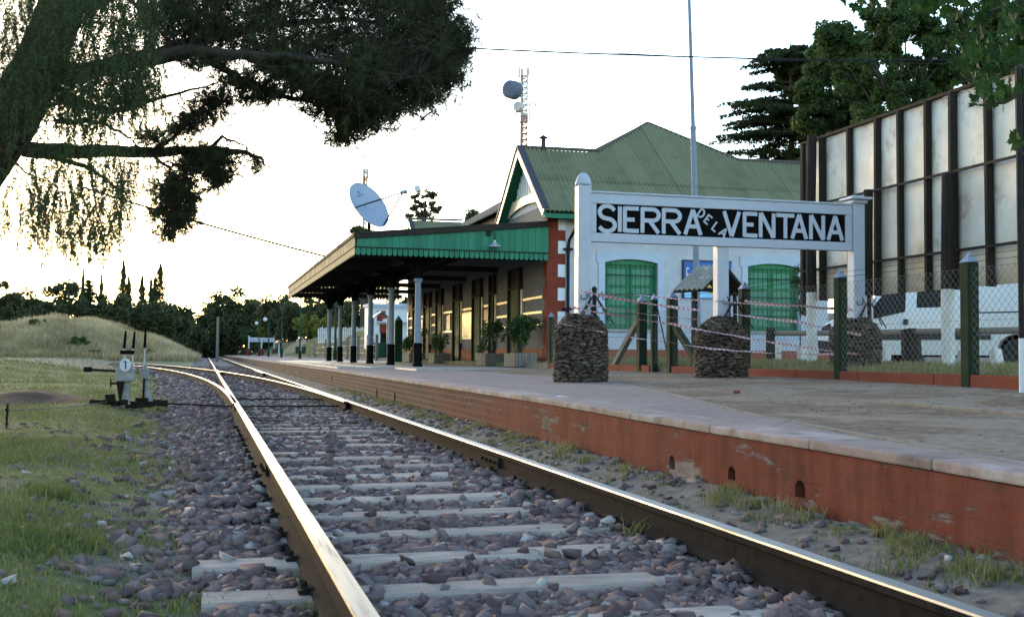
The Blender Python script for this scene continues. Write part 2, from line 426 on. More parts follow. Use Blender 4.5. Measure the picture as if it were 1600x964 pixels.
# ---- ballast
_ico = bmesh.new(); bmesh.ops.create_icosphere(_ico, subdivisions=1, radius=1.0)
ICO_V = np.array([v.co[:] for v in _ico.verts]); ICO_F = np.array([[v.index for v in f.verts] for f in _ico.faces]); _ico.free()
CUB_V = np.array([(x, y, z) for z in (-.8, .8) for y in (-.8, .8) for x in (-.8, .8)])
CUB_F = np.array([(0,2,3),(0,3,1),(4,5,7),(4,7,6),(0,1,5),(0,5,4),(2,6,7),(2,7,3),(0,4,6),(0,6,2),(1,3,7),(1,7,5)])
def rotmats(n, tilt=1.0):
    a = rng.uniform(0, 2*pi, n); b = rng.uniform(-1, 1, n)*tilt; c = rng.uniform(-1, 1, n)*tilt
    ca, sa, cb, sb, cc, sc_ = np.cos(a), np.sin(a), np.cos(b), np.sin(b), np.cos(c), np.sin(c)
    Z0, O = np.zeros(n), np.ones(n)
    Rz = np.stack([np.stack([ca, -sa, Z0], -1), np.stack([sa, ca, Z0], -1), np.stack([Z0, Z0, O], -1)], 1)
    Rx = np.stack([np.stack([O, Z0, Z0], -1), np.stack([Z0, cb, -sb], -1), np.stack([Z0, sb, cb], -1)], 1)
    Ry = np.stack([np.stack([cc, Z0, sc_], -1), np.stack([Z0, O, Z0], -1), np.stack([-sc_, Z0, cc], -1)], 1)
    return Rz @ Rx @ Ry
def stones(name, P, size, mat, flat=.7, jit=.34, parent=None, kind='stuff', lohi=(.7, 1.5)):
    n = len(P)
    ang = jit > .32
    if ang: V = np.repeat(CUB_V[None], n, 0)*(1+rng.uniform(-.42, .30, (n, 8, 3)))
    else: V = np.repeat(ICO_V[None], n, 0)*(1+rng.uniform(-jit, jit, (n, 12, 1)))
    s = np.stack([rng.uniform(*lohi, n), rng.uniform(*lohi, n), rng.uniform(flat*.8, flat*1.2, n)], -1)*np.asarray(size)[:, None]
    V = V*s[:, None, :]
    V = np.einsum('nij,nkj->nki', rotmats(n, .55 if ang else .6), V)+P[:, None, :]
    if ang: F = (CUB_F[None]+(np.arange(n)*8)[:, None, None]).reshape(-1, 3)
    else: F = (ICO_F[None]+(np.arange(n)*12)[:, None, None]).reshape(-1, 3)
    return soup(name, V.reshape(-1, 3), mat, parent, np.repeat(rng.random(n), 12 if ang else 20), kind, False, None, F)

SLP0, SLPD = 4.274, .675
DIVA = .00178
def divx(y): return .457-DIVA*np.clip(np.asarray(y, float)-17.0, 0, None)**2
def scatter(x0, x1, y0, y1, dens):
    n = int((x1-x0)*(y1-y0)*dens)
    return rng.uniform(x0, x1, n), rng.uniform(y0, y1, n)
SP, SS = [], []
for (y0, y1, dens, r0, r1) in ((2.4, 6.5, 1000, .017, .036), (6.5, 12, 620, .019, .038), (12, 30, 230, .024, .042), (30, 75, 45, .04, .065)):
    x, y = scatter(-3.2 if y0 < 12 else -5.5, 2.15, y0, y1, dens)
    lim = .20-.036*y+.14*fnoise(x, y, 1.6)+.10*fnoise(x, y, 5, 1)
    lim = np.where(y > 17, np.minimum(lim, divx(y)-.9), lim)
    d = x-lim
    keep = rng.random(len(x)) < np.where(d > 0, 1.0, np.exp(d*5.0)*.38)
    sl = np.abs(((y-SLP0+SLPD/2) % SLPD)-SLPD/2) < .15
    cov = .04+.42*sstep(.15, .85, fnoise(x, y, 1.1, 2)+.02*np.clip(y-5, 0, 30))+.8*((x < .33) & (y > 5.3))+.5*sstep(1.7, 2.1, x)
    keep &= ~(sl & (x > -.08) & (rng.random(len(x)) > cov))
    onS = sl & (x > -.08) & (x < 2.65)
    keep &= (np.abs(x-.457) > .085)
    keep &= ~((y > 17) & (np.abs(x-divx(y)) < .1))
    x, y, onS = x[keep], y[keep], onS[keep]
    r = rng.uniform(r0, r1, len(x))*np.where(rng.random(len(x)) < .12, 1.35, 1)
    z = gz(x, y)+r*.15+rng.uniform(-.006, .013, len(x))*(x > lim[keep])+.004+.030*onS
    SP.append(np.stack([x, y, z], -1)); SS.append(r)
# thin scatter of grit and stones by the wall
x, y = scatter(2.26, 3.02, 2.5, 22, 70); r = rng.uniform(.008, .028, len(x)); SP.append(np.stack([x, y, gz(x, y)+r*.2], -1)); SS.append(r)
x, y = scatter(-3.0, -.2, 3.0, 14, 20); r = rng.uniform(.008, .028, len(x)); SP.append(np.stack([x, y, gz(x, y)+r*.1], -1)); SS.append(r)
stones('track_ballast', np.concatenate(SP), np.concatenate(SS), MAT['ballast'], flat=.62)

# ---- rails and sleepers
def rail_mesh(mb, pts, ztop=0.0):
    prof = [(-.033,0,0),(.033,0,1),(.036,-.008,1),(.036,-.034,1),(.010,-.046,1),(.009,-.118,1),(.062,-.136,1),(.065,-.150,1),(-.065,-.150,1),(-.062,-.136,1),(-.009,-.118,1),(-.010,-.046,1),(-.036,-.034,1),(-.036,-.008,0)]
    # mi of face k (from k to k+1): the head top and its rolled edges are bright
    mis = [0,0,1,1,1,1,1,1,1,1,1,1,1,0]
    b = len(mb.v); n = len(prof); pts = [Vector(p) for p in pts]
    for i, p in enumerate(pts):
        d = (pts[min(i+1, len(pts)-1)]-pts[max(0, i-1)]); d.z = 0; d.normalize(); s = Vector((d.y, -d.x, 0))
        for (o, z, _) in prof: mb.v.append(tuple(p+s*o+Vector((0,0,z+ztop))))
    for i in range(len(pts)-1):
        for k in range(n):
            k2 = (k+1) % n
            mb.f.append([b+i*n+k, b+i*n+k2, b+(i+1)*n+k2, b+(i+1)*n+k][::-1]); mb.m.append(mis[k])
    mb.f.append([b+k for k in range(n)]); mb.m.append(1)
    e = b+(len(pts)-1)*n; mb.f.append([e+k for k in reversed(range(n))]); mb.m.append(1)
RM = [MAT['railtop'], MAT['rust']]
def sleeper_mesh(L, w, h, name, mat, seed):
    mb = MB(); r = random.Random(seed); nseg = 6
    for i in range(nseg):
        a, b = -L/2+L*i/nseg, -L/2+L*(i+1)/nseg
        mb.box(a, b, -w/2, w/2, -h, 0)
    o = None
    me = bpy.data.meshes.new(name)
    vs = []; fs = []
    for i in range(nseg+1):
        xx = -L/2+L*i/nseg; j = lambda s: r.uniform(-s, s)
        vs += [(xx, -w/2+j(.006), -h), (xx, -w/2+.012+j(.008), -.012+j(.004)), (xx, -w/2+.03, j(.004)), (xx, w/2-.03, j(.004)), (xx, w/2-.012+j(.008), -.012+j(.004)), (xx, w/2+j(.006), -h)]
    for i in range(nseg):
        for k in range(5): fs.append([i*6+k, (i+1)*6+k, (i+1)*6+k+1, i*6+k+1])
    fs += [[0, 1, 2, 3, 4, 5], [nseg*6+k for k in (5, 4, 3, 2, 1, 0)]]
    me.from_pydata(vs, [], fs); me.materials.append(mat); return me
track = thing('railway_track', 'straight main track with shiny rails on pale sleepers running along the platform', 'railway track', (1.3, 4, -.15))
def straight(x, y0, y1): return [(x, y0+(y1-y0)*i/40, 0) for i in range(41)]
for x, y0, y1 in ((.457, -2, 8.35), (.457, 8.358, 240), (2.207, -2, 8.6), (2.207, 8.608, 240)):
    mb = MB(); rail_mesh(mb, straight(x, y0, y1)); mb.build('rail', RM, track)
for x, y in ((.457, 8.354), (2.207, 8.604)):
    mb = MB()
    for s in (-1, 1):
        mb.box(x+s*.012 if s > 0 else x-.034, x+.034 if s > 0 else x-.012, y-.28, y+.28, -.122, -.05)
        for k in range(4): mb.tube([(x+s*.034, y-.2+k*.133, -.086), (x+s*.056, y-.2+k*.133, -.086)], .014, 6)
    mb.build('fishplate', MAT['rust'], track)
SLM = [sleeper_mesh(2.7, .25, .16, 'sleeper', MAT['sleeper'], i) for i in range(5)]
for i in range(-5, 20):
    y = SLP0+SLPD*i
    if y > 16.8: break
    s = share('sleeper', SLM[i % 5], track, (1.33-1.3+rng.uniform(-.025, .025), y-4, rng.uniform(-.006, .004)))
    s.rotation_euler = (0, 0, rng.uniform(-.008, .008))
mb = MB(); mb.prism([(-.03, -.035, -.012), (.03, -.035, -.012), (.03, -.035, .0), (.0, -.035, .012), (-.03, -.035, .008)], (0, .07, 0)); mb.lathe([(.013, 0), (.013, .022), (.006, .028)], 6, (.008, 0, .004))
clip = mb.build('rail_clip', MAT['rust'], None); cme = clip.data; bpy.data.objects.remove(clip)
for i in range(-3, 14):
    y = SLP0+SLPD*i
    for x in (.457, 2.207):
        for s in (-1, 1):
            c = share('rail_clip', cme, track, (x+s*.078-1.3, y-4, -.138+.15)); c.rotation_euler = (0, 0, 0 if s > 0 else pi)
# long timbers of the turnout
TM = {}
i = 19
while SLP0+SLPD*i < 64:
    y = SLP0+SLPD*i; i += 1
    xl = min(-.05, float(divx(y))-.48)
    k = round((2.65-xl)*2)/2
    if k not in TM: TM[k] = sleeper_mesh(k, .25, .16, 'sleeper', M('turnout_timber_%d' % int(k*10), [(.13,.11,.10),(.22,.20,.18),(.29,.27,.25)], 5, .9, .4, 30, objvar=.15), int(k*10))
    if float(divx(y)) < -1.9: break
    share('sleeper', TM[k], track, (2.65-k/2-1.3, y-4, rng.uniform(-.006, .002)))
yy0 = y
TMm = list(TM.values())[0].materials[0]
SL2 = sleeper_mesh(2.7, .25, .16, 'sleeper', TMm, 77)
for k in range(22):
    y = yy0+SLPD*k; share('sleeper', SL2, track, (0, y-4, 0))
siding = thing('siding_track', 'curved siding leaving the main track to the left past the point levers', 'railway track', (0, 20, -.15))
ysd = np.linspace(17.2, 84, 60)
mb = MB(); rail_mesh(mb, [(float(divx(y))-.02, y, 0) for y in ysd]); mb.build('rail', RM, siding)
# closure rail from the switch blade by the right rail to the frog
mb = MB(); rail_mesh(mb, [(2.13+.0-(1.74-(1.74))*0-DIVA*max(0, y-17.6)**2, y, 0) for y in np.linspace(17.6, 84, 60)]); mb.build('rail', RM, siding)
for xk, yk in ((.535, (44, 46, 49.5)), (2.11, (43, 44, 50, 51))): mb = MB(); rail_mesh(mb, [(xk, y, 0) for y in yk]); mb.build('check_rail', RM, siding)
for y in (18.2, 20.9): mb = MB(); mb.tube([(.40, y, -.10), (2.1, y, -.10)], .014, 6); mb.build('stretcher_bar', MAT['rust'], siding)
for k in range(38):
    y = yy0+SLPD*k; x = float(divx(y))+.87
    if y > 84: break
    o = share('sleeper', SL2, siding, (x, y-20, 0)); o.rotation_euler = (0, 0, 2*DIVA*(y-17))

# ---- platform
def m_platform():
    g = G('platform_surface'); co = g.coord(); sx = g.n('SeparateXYZ', None, Vector=co); x, y = sx.outputs[0], sx.outputs[1]
    nA = g.noise(co, 1.1, 8, .65).outputs['Fac']; nB = g.noise(co, 14, 8, .7).outputs['Fac']; nC = g.noise(co, 90, 4).outputs['Fac']
    tar = g.ramp(nB, [(.3, (.155,.115,.106)), (.5, (.22,.168,.155)), (.72, (.285,.23,.215))]).outputs[0]
    tar = g.mix(g.ramp(nA, [(.5, (0,0,0)), (.7, (.6,.6,.6))]).outputs[0], tar, (.29,.23,.215))
    dirt = g.ramp(nB, [(.28, (.065,.04,.027)), (.5, (.15,.10,.07)), (.7, (.25,.178,.13))]).outputs[0]
    dirt = g.mix(g.ramp(nA, [(.46, (0,0,0)), (.56, (1,1,1))]).outputs[0], dirt, g.ramp(nB, [(.3, (.14,.10,.075)), (.7, (.28,.215,.168))]).outputs[0])
    # limit runs diagonally, nearer the edge close to the viewer
    lim = g.math('MINIMUM', g.math('ADD', g.math('MULTIPLY', y, .24), 2.12), 5.9)
    d = g.math('GREATER_THAN', g.math('ADD', x, g.math('MULTIPLY', g.math('SUBTRACT', nB, .5), .12)), lim)
    far = g.math('LESS_THAN', y, 29.0)
    col = g.mix(g.math('MULTIPLY', d, far), tar, dirt)
    g.put(g.b.inputs['Base Color'], col); g.b.inputs['Roughness'].default_value = .92; g.b.inputs['Specular IOR Level'].default_value = .08
    g.bump(g.math('ADD', nB, g.math('MULTIPLY', nC, .5)), .6, .015); return g.m
def m_platwall():
    g = G('painted_platform_wall'); co = g.coord(); sx = g.n('SeparateXYZ', None, Vector=co); y, z = sx.outputs[1], sx.outputs[2]
    uv = g.n('CombineXYZ', None, X=y, Y=z).outputs[0]
    br = g.n('TexBrick', {'offset': .5}, Vector=uv, Color1=(.075,.034,.026,1), Color2=(.045,.022,.018,1), Mortar=(.12,.095,.083,1), Scale=1.0)
    br.inputs['Mortar Size'].default_value = .011; br.inputs['Brick Width'].default_value = .24; br.inputs['Row Height'].default_value = .078
    nA = g.noise(g.n('Mapping', None, Vector=co, Scale=(1, .55, 2.6)).outputs[0], 1.5, 9, .7).outputs['Fac']; nB = g.noise(co, 12, 6, .7).outputs['Fac']; nS = g.noise(g.n('Mapping', None, Vector=co, Scale=(1, 3, .7)).outputs[0], 2.5, 8, .7).outputs['Fac']
    red = g.ramp(nS, [(.28, (.075,.023,.016)), (.5, (.135,.037,.024)), (.72, (.17,.054,.037))]).outputs[0]
    patch = g.ramp(nA, [(.545, (0,0,0)), (.585, (1,1,1))]).outputs[0]
    red = g.mix(patch, red, g.ramp(nB, [(.35, (.14,.095,.08)), (.7, (.22,.185,.17))]).outputs[0])
    t = g.math('ADD', g.math('MULTIPLY', g.math('SUBTRACT', y, 9.5), .14), g.math('MULTIPLY', g.math('SUBTRACT', nA, .5), 2.4))
    col = g.mix(g.ramp(t, [(.0, (0,0,0)), (.9, (1,1,1))]).outputs[0], red, br.outputs[0])
    # grime patches with a shape of their own
    col = g.mix(g.ramp(g.noise(g.n('Mapping', None, Vector=co, Scale=(1, 1, 2.5)).outputs[0], 3, 8, .75).outputs['Fac'], [(.52, (0,0,0)), (.72, (.7,.7,.7))]).outputs[0], col, (.06,.038,.03))
    g.put(g.b.inputs['Base Color'], col); g.b.inputs['Roughness'].default_value = .9; g.b.inputs['Specular IOR Level'].default_value = .06
    g.bump(g.math('ADD', g.math('ADD', nB, g.math('MULTIPLY', patch, -.7)), g.math('MULTIPLY', br.outputs['Fac'], -.5)), .7, .012); return g.m
PX = 3.05
platform = grid_mesh('platform', np.concatenate([[PX+.30], np.arange(3.6, 8.7, .3), [8.62]]), np.concatenate([np.arange(-3, 30, .5), np.arange(30, 240, 6)]), pz, m_platform())
holes = [(5.35, .0, .095, .105), (6.15, .005, .09, .10), (7.04, -.02, .075, .10)]
for px, py in ((617, 621), (589, 615), (519, 592), (470, 584), (444, 577)):
    p = onX(px, py, PX); holes.append((p.y, p.z-.06, p.z+.10, .16))
holes.sort()
mb = MB(); y = -3.0; ZB = -.3
def wseg(a, b):
    n = max(1, int((b-a)/1.0))
    for i in range(n):
        p, q = a+(b-a)*i/n, a+(b-a)*(i+1)/n
        mb.add([(PX, p, ZB), (PX, p, float(pz(PX, p))-.055), (PX, q, float(pz(PX, q))-.055), (PX, q, ZB)], [(0, 1, 2, 3)])
for (c, z0, z1, w) in holes:
    wseg(y, c-w)
    arch = [(c-w/2, z0), (c-w/2, z1-w*.4), (c-w*.35, z1-w*.15), (c, z1)]
    zt0, zt1, ztc = [float(pz(PX, q))-.055 for q in (c-w, c+w, c)]
    L = [(c-w, ZB), (c-w, zt0), (c, ztc)] + [a for a in reversed(arch)] + [(c, z0), (c, ZB)]
    Rr = [(2*c-a, zt1 if z == zt0 else z) for a, z in L]
    mb.add([(PX, a, z) for a, z in L], [tuple(range(len(L)))]); mb.add([(PX, a, z) for a, z in Rr], [tuple(reversed(range(len(Rr))))])
    full = arch + [(2*c-a, z) for a, z in reversed(arch[:-1])]
    n = len(full)
    mb.add([(PX, a, z) for a, z in full]+[(PX+.22, a, z) for a, z in full], [(i, (i+1) % n, n+(i+1) % n, n+i) for i in range(n)]+[tuple(range(n, 2*n))])
    y = c+w
wseg(y, 240)
pw = mb.build('platform_wall', m_platwall(), platform)
MAT['footstone'] = m_stone('footing_rubble', [(0, (.11,.09,.08)), (.5, (.17,.145,.13)), (1, (.26,.235,.215))])
n = 170; fy_ = 2.6+rng.random(n)**1.3*16; fp_ = np.stack([np.full(n, PX-.02)+rng.uniform(-.05, .02, n), fy_, gz(np.full(n, PX-.06), fy_)-.01], -1)
stones('footing_stone', fp_, rng.uniform(.018, .05, n), MAT['footstone'], .55, .34, platform, 'stuff', (.8, 1.7))
MAT['coping'] = M('worn_coping_paint', [(.19,.13,.112),(.26,.19,.168),(.14,.10,.088)], 3, .9, .5, 50, .01, objvar=.08, stain=(.31,.255,.24), stain_scale=2.2, stain_lo=.5)
y = -2.6
while y < 60:
    L = rng.uniform(1.0, 1.5); mb = MB(); za, zb = float(pz(PX, y)), float(pz(PX, y+L))
    x0, x1 = PX-.012+rng.uniform(-.002, .002), PX+.335
    v = [(x0, y+.002, za-.052), (x1, y+.002, za-.052), (x1, y+L-.002, zb-.052), (x0, y+L-.002, zb-.052), (x0, y+.002, za), (x1, y+.002, za+.004), (x1, y+L-.002, zb+.004), (x0, y+L-.002, zb)]
    mb.add(v, [(0,3,2,1),(4,5,6,7),(0,1,5,4),(1,2,6,5),(2,3,7,6),(3,0,4,7)])
    mb.build('coping_slab', MAT['coping'], platform, bevel=.012); y += L
mb = MB(); mb.box(PX-.01, PX+.335, y, 240, .29, .35); mb.build('coping_slab', MAT['coping'], platform)
MAT['edge'] = M('dusty_edging', [(.15,.128,.11),(.20,.172,.15),(.12,.10,.085)], 6, .95, .5, 40)
x, y = scatter(3.5, 8.4, 3.0, 28, 16); k = x > .24*y+2.0; x, y = x[k], y[k]; r = rng.uniform(.004, .013, len(x)); stones('pebbles', np.stack([x, y, pz(x, y)+r*.1], -1), r, MAT['footstone'], .6, .3)
# raised edging strips in the dirt
mb = MB(); ed = [(3.05, 3.2), (3.25, 3.9), (3.94, 7.79), (5.07, 12.26), (5.55, 14.6)]
for (a, b), (c, d) in zip(ed[1:], ed[2:]):
    for k in range(6):
        p = (a+(c-a)*k/6, b+(d-b)*k/6); q = (a+(c-a)*(k+.97)/6, b+(d-b)*(k+.97)/6)
        mb.bar((p[0], p[1], float(pz(*p))-.012), (q[0], q[1], float(pz(*q))-.012), .045, .04)
mb.build('edging_strip', MAT['edge'], platform)
mb = MB()
for k in range(9):
    a, b = 1.5+k*.8, 1.5+k*.8+.785; mb.box(5.56+.017*k, 5.68+.017*k, a, b, .30, float(pz(5.6, a))+.035)
mb.build('edging_kerb', MAT['edge'], platform, bevel=.01)
# raised paving under the awning
MAT['paving'] = M('platform_paving', [(.27,.24,.22),(.35,.315,.29),(.21,.185,.17)], 1.6, .55, .25, 30, stain=(.22,.19,.18), stain_lo=.62)
mb = MB()
for k in range(9):
    y0 = 30.0+k*2.9; mb.box(PX+.34+.9, 9.2, y0, y0+2.89, .30, .398)
pv = mb.build('pavement', MAT['paving'], None, bevel=.015); pv['kind'] = 'structure'
mb = MB(); mb.box(PX+.34, 4.285, 30.0, 56.1, .30, .388); o = mb.build('pavement', MAT['paving']); o['kind'] = 'structure'
mb = MB(); mb.box(4.9, 9.16, 26.6, 29.99, .30, .395); o = mb.build('pavement', MAT['paving']); o['kind'] = 'structure'
# ================================================================ STATION BUILDING
BX, BY = 9.2, 29.9
def m_brick(name, c1, c2, mortar, w=.24, h=.075, axes='xz'):
    g = G(name); co = g.coord(); sx = g.n('SeparateXYZ', None, Vector=co)
    uv = g.n('CombineXYZ', None, X=g.math('ADD', sx.outputs[0], sx.outputs[1]), Y=sx.outputs[2]).outputs[0]
    br = g.n('TexBrick', {'offset': .5}, Vector=uv, Color1=(*c1, 1), Color2=(*c2, 1), Mortar=(*mortar, 1), Scale=1.0)
    br.inputs['Mortar Size'].default_value = .007; br.inputs['Brick Width'].default_value = w; br.inputs['Row Height'].default_value = h
    n = g.noise(co, 7, 7, .7).outputs['Fac']
    col = g.mix(.5, br.outputs[0], g.ramp(n, [(.3, (.55,.5,.5)), (.7, (1.1,1.05,1))]).outputs[0], 'MULTIPLY')
    g.put(g.b.inputs['Base Color'], col); g.b.inputs['Roughness'].default_value = .88; g.b.inputs['Specular IOR Level'].default_value = .2
    g.bump(g.math('ADD', g.math('MULTIPLY', br.outputs['Fac'], -.8), g.math('MULTIPLY', n, .4)), .6, .012); return g.m
MAT['brick'] = m_brick('red_painted_brick', (.22,.045,.026), (.18,.037,.022), (.12,.03,.022))
MAT['plinth'] = m_brick('orange_red_plinth', (.30,.095,.055), (.26,.08,.05), (.20,.075,.05))
bld = thing('station_building', 'white railway station house with green corrugated hip roof behind the platform awning', 'station building', (13.7, 41, .35))
ZE = 4.72
W1 = (onY(945, 405, BY), onY(1027, 515, BY)); W2 = (onY(1168, 412, BY), onY(1247, 515, BY))
wins = [(W1[0].x, W1[1].x, 1.50, 3.50), (W2[0].x, W2[1].x, 1.50, 3.50)]
mb = MB()
def wallx(x0, x1, z0, z1): mb.box(x0, x1, BY, BY+.35, z0, z1)
xx = BX+.36
for (a, b, c, d) in wins:
    wallx(xx, a, .2, ZE); wallx(a, b, .2, c); wallx(a, b, d, ZE); xx = b
wallx(xx, 18.0, .2, ZE)
mb.box(17.65, 18.0, BY+.35, 52.2, .2, 5.2); mb.box(BX, 18.0, 52.2, 52.55, .2, ZE)
mb.build('wall', MAT['wall'], bld)
def rc(): return MAT['wall_front']
MAT['wall_front'] = M('roughcast_grey_wall', [(.40,.41,.43),(.34,.35,.37)], 3, .95, .5, 60, .015)
doors = [(32.5, 33.85), (35.65, 36.3), (37.5, 38.75), (40.75, 42.0), (44.1, 45.3), (46.6, 47.95), (49.6, 50.6)]
mb = MB(); y = BY
for a, b in doors:
    mb.box(BX, BX+.35, y, a, .2, 5.0); mb.box(BX, BX+.35, a, b, 3.42, 5.0); y = b
mb.box(BX, BX+.35, y, 52.2, .2, 5.0)
mb.box(BX+.001, BX+.35, 34.1, 48.4, 5.0, 5.36)
mb.build('front_wall', MAT['panel'], bld)
# gable triangles above the wall (near and far wing)
for yc in (31.95, 50.5):
    mb = MB(); mb.prism([(BX, yc-2.05, 5.0), (BX, yc+2.05, 5.0), (BX, yc+2.05, 5.04), (BX, yc+.0, 6.70), (BX, yc-2.05, 5.04)], (.3, 0, 0)); mb.build('gable_wall', MAT['wall_front'], bld)
    # timber gable dressing
    mb = MB()
    for k in range(-5, 6):
        yk = yc+k*.2; top = 6.62-abs(k*.2)*.8
        if top > 5.55: mb.box(BX-.05, BX-.003, yk-.065, yk+.065, 5.5, top)
    mb.build('gable_slat', M('pale_gable_slats', [(.42,.50,.50),(.34,.42,.42)], 4, .6, .2, 30), bld)
    mb = MB()
    pts = []
    for k in range(13):
        t = -1+2*k/12; pts.append((BX-.10, yc+t*2.0, 5.02+.20*(1-t*t)))
    top = [(BX-.10, yc+1.45, 5.46), (BX-.10, yc-1.45, 5.46)]
    mb.prism(pts+top, (.07, 0, 0)); mb.build('collar_board', MAT['cream'], bld)
    for s in (-1, 1):
        mb = MB(); mb.bar((BX-.33, yc+s*2.68, ZE-.06), (BX-.33, yc+s*.0, 6.84-.06), .04, .20, (0, 0, 1)); mb.build('bargeboard', MAT['cream'], bld)
        mb = MB(); mb.bar((BX-.28, yc+s*2.70, ZE+.05), (BX-.28, yc+s*.0, 6.96), .20, .05, (0, -s*.6, .8)); mb.build('verge_cap', MAT['trim_dark'], bld)
        mb = MB(); mb.bar((BX-.155, yc+s*2.62, ZE-.06), (BX-.155, yc+s*.02, 6.78), .29, .04, (0, -s*.6, .8)); mb.build('soffit', MAT['green'], bld)
# ---- roof
def zs(y): return 6.87-.8*(31.95-y)
PEAK = (13.73, 33.71, 8.28)
def ytop(x):
    if 11.38 < x < 16.08:
        if x <= 13.73: return 31.95+(x-11.38)/(13.73-11.38)*1.76
        return 31.95+(16.08-x)/(16.08-13.73)*1.76
    return 31.95
SW = .74; nrm = Vector((0, -.8, 1)).normalized()
x = 8.90; row_h = [(29.22, 30.62), (30.54, 99)]
def sheet(x0, x1, ya, yb, lift):
    n = int(round((x1-x0)/.033)); mbv = []; fs = []
    for i in range(n+1):
        xk = x0+(x1-x0)*i/n; w = .030*cos(2*pi*xk/.132)+lift
        for yv in (ya, min(yb, ytop(xk))):
            p = Vector((xk, yv, zs(yv)))+nrm*w; mbv.append(tuple(p))
    for i in range(n): fs.append((2*i, 2*i+2, 2*i+3, 2*i+1))
    m = MB(); m.add(mbv, fs); return m
while x < 18.58:
    x1 = min(x+SW+.05, 18.66)
    for r, (ya, yb) in enumerate(row_h):
        sheet(x, x1, ya, yb, .03+.02*r+random.uniform(-.002, .004)).build('roof_sheet', MAT['tin'], bld, smooth=True)
    x += SW
def roofslab(name, pts, mat): 
    m = MB(); m.prism(pts, (0, 0, -.05)); m.build(name, mat, bld)
roofslab('roof_slope', [(13.73,33.71,8.26),(11.38,31.95,6.85),(8.9,33.81,5.36),(8.9,48.64,5.36),(11.38,50.5,6.85),(13.73,48.74,8.26)], MAT['tin_grey'])
roofslab('roof_slope', [(13.73,33.71,8.26),(16.08,31.95,6.85),(18.6,33.8,5.34),(18.6,48.6,5.34),(16.08,50.5,6.85),(13.73,48.74,8.26)], MAT['tin_grey'])
roofslab('roof_slope', [(8.86,31.95,6.85),(11.38,31.95,6.85),(8.86,34.62,4.74)], MAT['tin_grey'])
roofslab('roof_slope', [(16.08,31.95,6.85),(18.6,31.95,6.85),(18.6,34.0,5.2)], MAT['tin_grey'])
roofslab('roof_slope', [(8.86,50.5,6.87),(11.38,50.5,6.87),(8.86,47.85,4.75)], MAT['tin'])
roofslab('roof_slope', [(8.86,50.5,6.85),(18.6,50.5,6.85),(18.6,53.2,4.7),(8.86,53.2,4.7)], MAT['tin'])
roofslab('roof_slope', [(13.73,48.74,8.24),(16.08,50.5,6.84),(11.38,50.5,6.84)], MAT['tin'])
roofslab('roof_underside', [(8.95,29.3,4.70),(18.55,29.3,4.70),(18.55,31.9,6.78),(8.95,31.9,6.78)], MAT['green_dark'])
mb = MB()
R0 = [((8.84,31.95,6.93),(11.38,31.95,6.93)),((16.08,31.95,6.93),(18.66,31.95,6.93)),((11.38,31.95,6.93),PEAK),((16.08,31.95,6.93),PEAK),(PEAK,(13.73,48.74,8.30)),((8.84,50.5,6.93),(11.38,50.5,6.93))]
for p, q in R0:
    p, q = Vector(p)+Vector((0,0,.01)), Vector(q)+Vector((0,0,.035)); mb.tube([p, q], .055, 6)
mb.build('ridge_cap', MAT['tin_grey'], bld)
mb = MB(); mb.box(8.90, 18.6, 29.30, 29.34, ZE-.20, ZE-.045); mb.build('fascia', MAT['green'], bld)
mb = MB()
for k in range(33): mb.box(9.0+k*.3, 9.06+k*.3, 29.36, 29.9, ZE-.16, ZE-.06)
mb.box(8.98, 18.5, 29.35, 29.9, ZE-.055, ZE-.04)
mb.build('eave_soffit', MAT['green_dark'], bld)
# flue on the ridge
fl = MB(); p = onY(849, 234, 31.9); fl.tube([(p.x, 31.9, 6.8), (p.x, 31.9, 7.22)], .07, 8); fl.lathe([(.15, 7.24), (.02, 7.33)], 10, (p.x, 31.9, 0)); fl.tube([(p.x-.05, 31.9, 7.2), (p.x-.05, 31.9, 7.26)], .012, 4); fl.tube([(p.x+.05, 31.9, 7.2), (p.x+.05, 31.9, 7.26)], .012, 4)
fl.build('flue', MAT['trim_dark'], bld)
# ---- corner pier with quoins, plinth, downpipe
mb = MB(); mb.box(BX-.03, BX+.36, BY-.03, BY+.20, .38, 4.60); 
mb.box(BX+.36, BX+.50, BY-.027, BY+.10, .38, 4.60); mb.build('brick_pier', MAT['brick'], bld)
for k in range(6):
    z = .95+k*.66
    mb = MB(); mb.box(BX+.28, BX+.505, BY-.05, BY+.05, z, z+.36); mb.build('quoin_block', MAT['white'], bld, bevel=.01)
mb = MB()
for k in range(5): mb.box(BX-.035, BX-.0, BY+.20, BY+.34, 1.0+k*.66, 1.36+k*.66)
mb.build('quoin_brick', MAT['brick'], bld)
mb = MB(); px_ = BX+.56
mb.tube([(px_+.14, 29.22, ZE-.12), (px_+.12, 29.24, ZE-.3), (px_+.03, BY-.10, ZE-.75), (px_, BY-.10, ZE-1.0), (px_-.0, BY-.10, .5)], .045, 8)
for z in (3.72, 2.05): mb.box(px_-.13, px_+.13, BY-.16, BY-.0, z-.03, z+.03)
mb.build('downpipe', MAT['iron'], bld, smooth=False)
mb = MB(); mb.box(BX+.505, 18.03, BY-.03, BY+.02, .35, .93); mb.build('plinth', MAT['plinth'], bld)
mb = MB(); mb.box(BX+.6, 18.0, BY-.022, BY+.02, 1.28, 1.40); mb.build('sill_band', MAT['surround'], bld)
